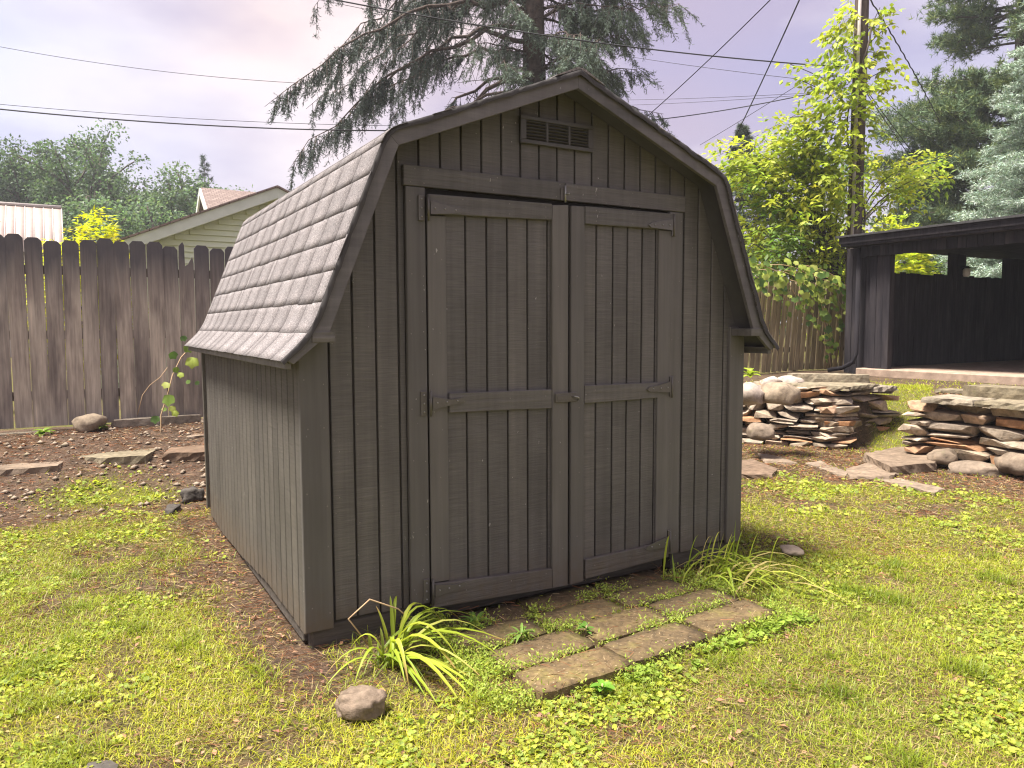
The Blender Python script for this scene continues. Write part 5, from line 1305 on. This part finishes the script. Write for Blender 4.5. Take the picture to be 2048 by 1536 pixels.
# ------------------------------------------------------------------ strap leaved clumps and weeds near the doors
def strap(P, wd, col, parent, name='leaf', seed=0):
    """a long tapering blade along path P with a keel"""
    P = np.asarray(P, float); n = len(P); T = unit(np.gradient(P, axis=0)); Sd = unit(np.cross(T, [0, 0, 1.0]) + 1e-4); Nn = np.cross(Sd, T)
    t = np.linspace(0, 1, n); wv = wd * np.clip(np.minimum(.55 + 1.2 * t, 1.25 * (1 - t) ** .6 + .02), .02, 1)
    V = np.stack([P - Sd * wv[:, None] / 2, P - Nn * wv[:, None] * .22, P + Sd * wv[:, None] / 2], 1).reshape(-1, 3); F = []
    for i in range(n - 1):
        a = i * 3; F += [(a, a + 1, a + 4, a + 3), (a + 1, a + 2, a + 5, a + 4)]
    c = P[0].copy(); r = np.random.default_rng(seed)
    C_ = np.repeat(np.array(col)[None] * (1 + .15 * r.normal()), len(V), 0); dry = np.repeat(t > .86, 3); 
    if r.random() < .3: C_[dry] = (.40, .28, .10)
    link(name, npmesh(name, V - c, F, True, np.clip(C_, .01, .8)), M['grass'], parent, c)
rl = random.Random(5)
lily = thing('daylily_plant', 'drooping yellow green daylily clump before the left door', 'plant', (.27, -.27, -.09))
def arc(p0, az, reach, peak, tip, n=9, sag=.0):
    d = np.array([math.cos(az), math.sin(az), 0]); t = np.linspace(0, 1, n)[:, None]
    z = 4 * peak * t[:, 0] * (1 - t[:, 0]) ** (1.0) + tip * t[:, 0] ** 2
    P = np.array(p0) + d * reach * t ** 1.25; P[:, 2] += z; return P
# long leaves read off the picture: base, azimuth (deg), reach, peak, tip height
LL = [((.26, -.26), -62, .34, .16, .02, .020), ((.27, -.25), -35, .46, .15, .00, .018), ((.28, -.25), -22, .50, .13, .01, .017), ((.25, -.28), -95, .24, .16, .02, .017), ((.23, -.27), -140, .22, .12, .02, .013), ((.30, -.22), 5, .28, .16, .05, .016), ((.31, -.20), 25, .20, .17, .10, .015), ((.30, -.18), 60, .13, .12, .20, .014), ((.30, -.19), 75, .10, .10, .22, .013), ((.28, -.2), 110, .08, .08, .20, .012), ((.22, -.27), 178, .22, .10, .01, .011), ((.20, -.28), 200, .25, .08, .01, .010), ((.24, -.30), -75, .42, .12, .0, .020), ((.25, -.30), -70, .44, .10, .0, .016), ((.26, -.30), -66, .46, .085, .0, .016), ((.27, -.29), -60, .42, .07, .0, .014), ((.24, -.31), -85, .38, .07, .0, .014), ((.26, -.24), -15, .36, .11, .02, .014), ((.26, -.25), -50, .30, .19, .05, .018), ((.3, -.2), 12, .34, .10, .02, .013), ((.27, -.25), -110, .16, .14, .03, .014), ((.24, -.26), 150, .14, .12, .06, .011), ((.29, -.23), -5, .22, .20, .08, .015)]
for i, (b, az, rc, pk_, tp_, wd) in enumerate(LL):
    z0 = float(gz(*b)); strap(arc((b[0], b[1], z0), math.radians(az), rc, pk_ * .85, tp_ * .9), wd * 1.35, (.30, .37, .035) if i % 3 else (.38, .42, .05), lily, seed=i)
LL2 = [((.24 + rl.uniform(-.05, .06), -.27 + rl.uniform(-.06, .06)), rl.uniform(-100, 30), rl.uniform(.22, .48), rl.uniform(.06, .16), rl.uniform(0, .04), rl.uniform(.012, .02)) for _ in range(16)]
for i, (b, az, rc, pk_, tp_, wd) in enumerate(LL2):
    strap(arc((b[0], b[1], -.09), math.radians(az), rc, pk_, tp_), wd, rl.choice([(.36, .42, .05), (.27, .34, .035), (.42, .42, .10), (.22, .30, .035)]), lily, seed=400 + i)
for i in range(5): # cut stubs
    b = (.20 + .035 * i, -.24 + rl.uniform(-.04, .04)); strap(arc((b[0], b[1], -.09), rl.uniform(0, 6), .03, .06, .11 + .02 * (i % 2), 5), .014, (.26, .30, .06), lily, 'stub', 50 + i)
for i in range(22):
    a = rl.uniform(0, 6.28); strap(arc((.25 + rl.uniform(-.05, .05), -.27 + rl.uniform(-.04, .04), -.088), a, rl.uniform(.12, .26), rl.uniform(.02, .07), 0, 7), .007, rl.choice([(.32, .24, .10), (.20, .26, .04), (.15, .2, .04)]), lily, seed=80 + i)
tuft = thing('grass_clump', 'long leaved yellowing clump at the right shed corner', 'plant', (2.08, -.32, -.09))
for i in range(70):
    bx, by = 2.02 + rl.gauss(0, .09), -.26 + rl.gauss(0, .10); a = rl.gauss(-.75, .75); up_ = rl.random() < .15
    strap(arc((bx, by, float(gz(bx, by))), a, .06 if up_ else rl.uniform(.2, .44), rl.uniform(.05, .14), .26 if up_ else rl.uniform(0, .03), 7), rl.uniform(.010, .019), rl.choice([(.34, .40, .045), (.26, .34, .035), (.42, .43, .09), (.44, .36, .14)]), tuft, seed=200 + i)
for (x, y, h) in ((1.80, -.19, .15), (2.05, -.28, .24), (2.16, -.22, .30), (2.4, -.42, .13)):
    strap(arc((x, y, -.09), rl.uniform(0, 6), .04, .03, h, 6), .012, (.24, .33, .04), tuft, seed=int(x * 100))
st = tube('bent_stalk', [(.22, -.16, -.07), (.118, -.19, .085), (.205, -.19, .145), (.33, -.17, .075), (.42, -.16, -.02)], .0032, M['stalk'], None, 6); tag(st, 'bent dry tan stalk leaning by the shed wall', 'stalk')
def weed(label, loc, n, L, Wd, hgt, col, seed, name='weed_plant'):
    r = random.Random(seed); root = thing(name, label, 'weed', (loc[0], loc[1], float(gz(*loc)) if len(loc) < 3 else loc[2]))
    base = Vector(root.location)
    for i in range(n):
        a = i * 2.4 + r.uniform(-.4, .4); el = r.uniform(.15, .9); d = np.array([math.cos(a) * math.cos(el), math.sin(a) * math.cos(el), math.sin(el)])
        P0 = v3(base) + [0, 0, hgt * r.uniform(.1, .9)]; l = L * r.uniform(.7, 1.2); t = np.linspace(0, 1, 6)[:, None]
        P = P0 + d * l * t + np.array([0, 0, -.5 * l]) * t ** 2; strap(P, Wd * r.uniform(.8, 1.2), col, root, seed=seed * 50 + i)
    tube('stem', [v3(base) - [0, 0, .01], v3(base) + [0, 0, hgt]], .003, M['stalk'], root, 4)
weed('broad leaved bright weed at the front paver corner', (.80, -.90), 11, .065, .032, .045, (.16, .33, .04), 1)
weed('narrow leaved weed rosette on the pavers before the left door', (.70, -.13), 13, .11, .018, .03, (.17, .30, .05), 2)
weed('low rosette between the second row pavers', (.78, -.385, -.06), 14, .08, .013, .015, (.19, .30, .06), 3)
weed('dark leafy weed in the middle of the paver joints', (1.03, -.49, -.06), 7, .05, .024, .03, (.12, .24, .04), 4)
weed('small weed at the fence foot by the boulder', (-.55, 5.2), 10, .09, .05, .05, (.2, .27, .05), 6)
weed('leafy weed beside the left kerb stone', (-1.03, 5.15), 10, .11, .06, .05, (.2, .3, .05), 7)
weed('bright leafy weed at the left end of the stone wall', tuple(at(1500, 755, 8.6)), 9, .16, .07, .10, (.28, .36, .04), 8)

# ------------------------------------------------------------------ lawn, creeping leaves, needle litter (uncountable)
F2 = np.array([CF.x, CF.y]); F2 /= np.linalg.norm(F2); R2 = np.array([F2[1], -F2[0]]); C2 = np.array([CAM.x, CAM.y])
def scatter(n, d0, d1, seed, umax=1.0, pw=1.0):
    rng = np.random.default_rng(seed); d = d0 + (d1 - d0) * rng.random(n) ** pw; u = rng.uniform(-umax, umax, n)
    XY = C2 + d[:, None] * (F2 + u[:, None] * R2); ok = ~((XY[:, 0] > -.005) & (XY[:, 0] < 2.445) & (XY[:, 1] > -.01) & (XY[:, 1] < D + .02))
    return XY[ok], d[ok], rng
PVX = [(x, y) for x, y, _, _ in pvs]
def on_paver(XY, m=.0):
    k = np.zeros(len(XY), bool)
    for x, y in PVX: k |= (np.abs(XY[:, 0] - x) < PL / 2 - m) & (np.abs(XY[:, 1] - y) < PW / 2 - m)
    return k
def grass(n, d0, d1, seed, ln, wd, name, label):
    XY, d, rng = scatter(n, d0, d1, seed); x, y = XY[:, 0], XY[:, 1]
    lw = lawn(x, y); cl = fbm(x * 3.1, y * 3.1, 33, 3); keep = (rng.random(len(x)) < lw * (.35 + 1.1 * cl)) & ~on_paver(XY, .015) & (y < 5.35)
    x, y, d, cl = x[keep], y[keep], d[keep], cl[keep]; n = len(x); P = np.stack([x, y, gz(x, y) - .004], 1)
    tall = fbm(x * .9, y * .9, 51, 2); az = rng.uniform(0, 6.283, n); B = np.stack([np.cos(az), np.sin(az), np.zeros(n)], 1)
    A = B * rng.uniform(.1, 1.1, (n, 1)) + [0, 0, 1]; bend = B * rng.uniform(.1, .7, (n, 1)) + np.array([0, 0, -.35]) * rng.random((n, 1))
    h = rng.random((n, 1)); big = fbm(x * .7 + 9, y * .7, 61, 2)[:, None]
    c = np.array([[.43, .44, .028]]) * (1 - h) + np.array([[.25, .31, .026]]) * h
    c = c * (.8 + .45 * big) ; c[:, 0] *= (.88 + .3 * big[:, 0])
    tuft = sst(.64, .76, fbm(x * 5.3, y * 5.3, 91, 2)); c = c * (1 - .45 * tuft[:, None]) * np.array([1, 1.12, 1]) ** tuft[:, None]
    straw = rng.random(n) < .16 * (1 - tuft); c[straw] = np.array([.36, .27, .12]) * rng.uniform(.6, 1.1, (straw.sum(), 1))
    f = Fol(); f.blades(P, A, bend, ln * rng.uniform(.45, 1.45, n) * (.6 + .7 * tall) * (1 + .9 * tuft), wd * np.maximum(1, d / 3.2) * rng.uniform(.7, 1.3, n), np.clip(c * rng.uniform(.8, 1.2, (n, 1)), .01, .6))
    o = link(name, f.mesh(name), M['grass']); tag(o, label, 'grass', kind='stuff'); return o
grass(265000, 1.5, 4.2, 101, .034, .0027, 'grass', 'short patchy yellow green lawn grass in the foreground')
def far_grass(n, seed):
    XY, d, rng = scatter(n, 3.6, 10.8, seed); x, y = XY[:, 0], XY[:, 1]; lw = lawn(x, y); cl = fbm(x * 3.1, y * 3.1, 33, 3)
    keep = (rng.random(len(x)) < lw * (.35 + 1.1 * cl) * sst(3.6, 4.2, d)) & (y < 5.35); x, y, d = x[keep], y[keep], d[keep]; n = len(x)
    big = fbm(x * .7 + 9, y * .7, 61, 2)[:, None]; h = rng.random((n, 1)); c = (np.array([[.45, .455, .03]]) * (1 - h) + np.array([[.27, .33, .028]]) * h) * (.8 + .45 * big)
    straw = rng.random(n) < .12; c[straw] = (.40, .31, .14)
    f = Fol(); f.needles(np.stack([x, y, gz(x, y) - .003], 1), rng.normal(size=(n, 3)) * [.75, .75, .3] + [0, 0, .75], .042 * rng.uniform(.5, 1.3, n), .0042 * np.maximum(1, d / 4) * rng.uniform(.7, 1.3, n), np.clip(c * rng.uniform(.75, 1.25, (n, 1)), .01, .7), rng)
    o = link('grass', f.mesh('grass'), M['grass']); tag(o, 'short yellow green lawn grass farther back', 'grass', kind='stuff')
far_grass(330000, 103)
def thatch(n, seed):
    XY, d, rng = scatter(n, 1.5, 6.0, seed); x, y = XY[:, 0], XY[:, 1]; lw = lawn(x, y); keep = (rng.random(len(x)) < .25 + .75 * lw) & ~on_paver(XY) & (y < 3); x, y, d = x[keep], y[keep], d[keep]; n = len(x)
    az = rng.uniform(0, 6.28, n); A = np.stack([np.cos(az), np.sin(az), rng.normal(.05, .15, n)], 1); r = rng.random((n, 1))
    c = np.where(r < .4, [[.34, .27, .12]], np.where(r < .7, [[.25, .26, .06]], [[.22, .13, .07]]))
    f = Fol(); f.needles(np.stack([x, y, gz(x, y) + rng.uniform(.001, .012, n)], 1), A, rng.uniform(.02, .055, n), .0022 * np.maximum(1, d / 2.8), c * rng.uniform(.6, 1.3, (n, 1)), rng)
    o = link('thatch', f.mesh('thatch'), M['dry']); tag(o, 'matted dead thatch lying between the grass', 'thatch', kind='stuff')
thatch(170000, 107)
def creeping(n, seed):
    XY, d, rng = scatter(n, 1.5, 6.5, seed, 1.0, 1.25); x, y = XY[:, 0], XY[:, 1]
    cl = fbm(x * 2.2, y * 2.2, 43, 3); lw = lawn(x, y)
    fr = np.exp(-((y + .88 - .03 * (x - .6)) / .05) ** 2) * ((x > .72) & (x < 2.0)) * 1.5 * sst(.40, .60, fbm(x * 6, y * 6, 47, 2))            # runner along the front paver edge
    wd = ((x > .3) & (x < 2.3) & (y > -1.1) & (y < 0)) * .30 + ((x > -.1) & (x < .75) & (y > -1.3) & (y < -.35)) * .5
    ps = lw * sst(.46, .66, cl) * np.where(d < 4, 1.0, .6) + fr + wd * sst(.4, .6, cl)
    keep = (rng.random(len(x)) < ps) & ~on_paver(XY, .012); x, y, d = x[keep], y[keep], d[keep]; n = len(x)
    frk = fr[keep]; P = np.stack([x, y, gz(x, y) + rng.uniform(.004, .022, n) + .025 * np.clip(frk, 0, 1) * rng.random(n)], 1)
    N = rng.normal(size=(n, 3)) * .42 + [0, 0, 1]
    c = np.where(rng.random((n, 1)) < .5, np.array([[.38, .41, .06]]), np.array([[.24, .31, .05]])); c = np.where(frk[:, None] > .3, np.array([[.24, .33, .05]]), c)
    f = Fol(); f.discs(P, N, (.0042 + .0085 * rng.random(n) ** 1.6) * (1 + .35 * np.clip(frk, 0, 1)) * np.maximum(1, d / 3.5), jit(c[0], n, .0, .0, rng) * 0 + c * rng.uniform(.7, 1.35, (n, 1)), rng)
    o = link('creeping_leaves', f.mesh('creeping_leaves'), M['leaf']); tag(o, 'low creeping round leaves spread through the lawn', 'ground cover', kind='stuff')
creeping(190000, 111)
def joint_weeds():
    rng = np.random.default_rng(131); n = 9000; x = rng.uniform(.40, 1.98, n); y = rng.uniform(-.86, .02, n); XY = np.stack([x, y], 1)
    cl = fbm(x * 7, y * 7, 71, 2); keep = (~on_paver(XY, .012)) & (rng.random(n) < sst(.35, .55, cl)); x, y = x[keep], y[keep]; n = len(x)
    P = np.stack([x, y, gz(x, y) + .01], 1).repeat(4, 0); n4 = len(P); P = P + rng.normal(size=(n4, 3)) * [.012, .012, .008]; P[:, 2] += np.abs(rng.normal(0, .024, n4)) * (.4 + 1.2 * fbm(P[:, 0] * 9, P[:, 1] * 9, 5, 2))
    f = Fol(); f.leaves(P, rng.normal(size=(n4, 3)) + [0, 0, .5], rng.normal(size=(n4, 3)) * .5 + [0, 0, 1], rng.uniform(.008, .024, n4), .007, jit((.33, .40, .07), n4, .1, .3, rng))
    o = link('joint_weeds', f.mesh('joint_weeds'), M['leaf']); tag(o, 'tiny weeds growing in the paver joints', 'weeds', kind='stuff')
joint_weeds()
def litter(n, seed):
    XY, d, rng = scatter(n, 1.5, 8.5, seed); x, y = XY[:, 0], XY[:, 1]; lw = lawn(x, y); cl = fbm(x * 2.6, y * 2.6, 83, 3)
    strip = ((x > -.45) & (x < .02) & (y > -.5) & (y < 2.7)) * .9; walls = ((x > 4.6) & (x < 6.3)) * .75
    ps = np.clip((1 - lw) * .5 + sst(.58, .72, cl) * .7 + strip * (1 - lw) + walls * (1 - lw), 0, 1)
    keep = (rng.random(len(x)) < ps) & ((~on_paver(XY)) | (rng.random(len(x)) < .25)) & (y < 5.4); x, y, d = x[keep], y[keep], d[keep]; n = len(x)
    z = gz(x, y) + rng.uniform(.002, .014, n); op = on_paver(np.stack([x, y], 1)); z = np.where(op, np.maximum(z, -.045), z)
    az = rng.uniform(0, 6.28, n); A = np.stack([np.cos(az), np.sin(az), rng.normal(0, .12, n)], 1)
    c = np.where(rng.random((n, 1)) < .55, np.array([[.30, .13, .065]]), np.array([[.24, .16, .10]])); c = np.where(rng.random((n, 1)) < .18, np.array([[.42, .31, .18]]), c)
    f = Fol(); f.blades(np.stack([x, y, z], 1), A, rng.normal(size=(n, 3)) * [.2, .2, .05], rng.uniform(.03, .085, n), .0016 * np.maximum(1, d / 2.6), c * rng.uniform(.6, 1.25, (n, 1)))
    # flat dead leaf bits
    m = 7000; XY, d, rng = scatter(m, 1.6, 8, seed + 1); x, y = XY[:, 0], XY[:, 1]; k = (rng.random(len(x)) < .25 + .7 * (1 - lawn(x, y))) & (y < 5.3) & ~on_paver(XY); x, y = x[k], y[k]; m = len(x)
    P = np.stack([x, y, gz(x, y) + .012], 1); az = rng.uniform(0, 6.28, m)
    f.leaves(P, np.stack([np.cos(az), np.sin(az), rng.normal(0, .2, m)], 1), rng.normal(size=(m, 3)) * .3 + [0, 0, 1], rng.uniform(.012, .035, m), rng.uniform(.008, .018, m), jit((.26, .15, .09), m, .15, .5, rng))
    o = link('needle_litter', f.mesh('needle_litter'), M['dry']); tag(o, 'dry reddish pine needles and leaf bits on the soil', 'litter', kind='stuff')
litter(170000, 121)
dl_ = link('dead_leaf', leaf_mesh('dead_leaf', *vleaf_me(3), .045, (.42, .17, .05)), M['dry'], None, (1.78, -1.725, -.055), (.3, .2, 1.0)); tag(dl_, 'single orange brown dead leaf in the right foreground grass', 'leaf')

# ------------------------------------------------------------------ hazy air over the whole neighbourhood
hz = bpy.data.objects.new('haze', box_me(900, 900, 32, 0)); hz.location = (0, 0, 14.5); COL.objects.link(hz)
hm = mat_new('hazy_air'); hb_ = NB(hm); pvn = hb_.n('ShaderNodeVolumePrincipled'); pvn.inputs['Density'].default_value = .0013; pvn.inputs['Color'].default_value = (.86, .88, .95, 1); pvn.inputs['Anisotropy'].default_value = .2
ho = hb_.n('ShaderNodeOutputMaterial'); hb_.l(pvn.outputs[0], ho.inputs['Volume']); hz.data.materials.append(hm)
tag(hz, 'pale humid haze filling the air', 'haze', kind='stuff')
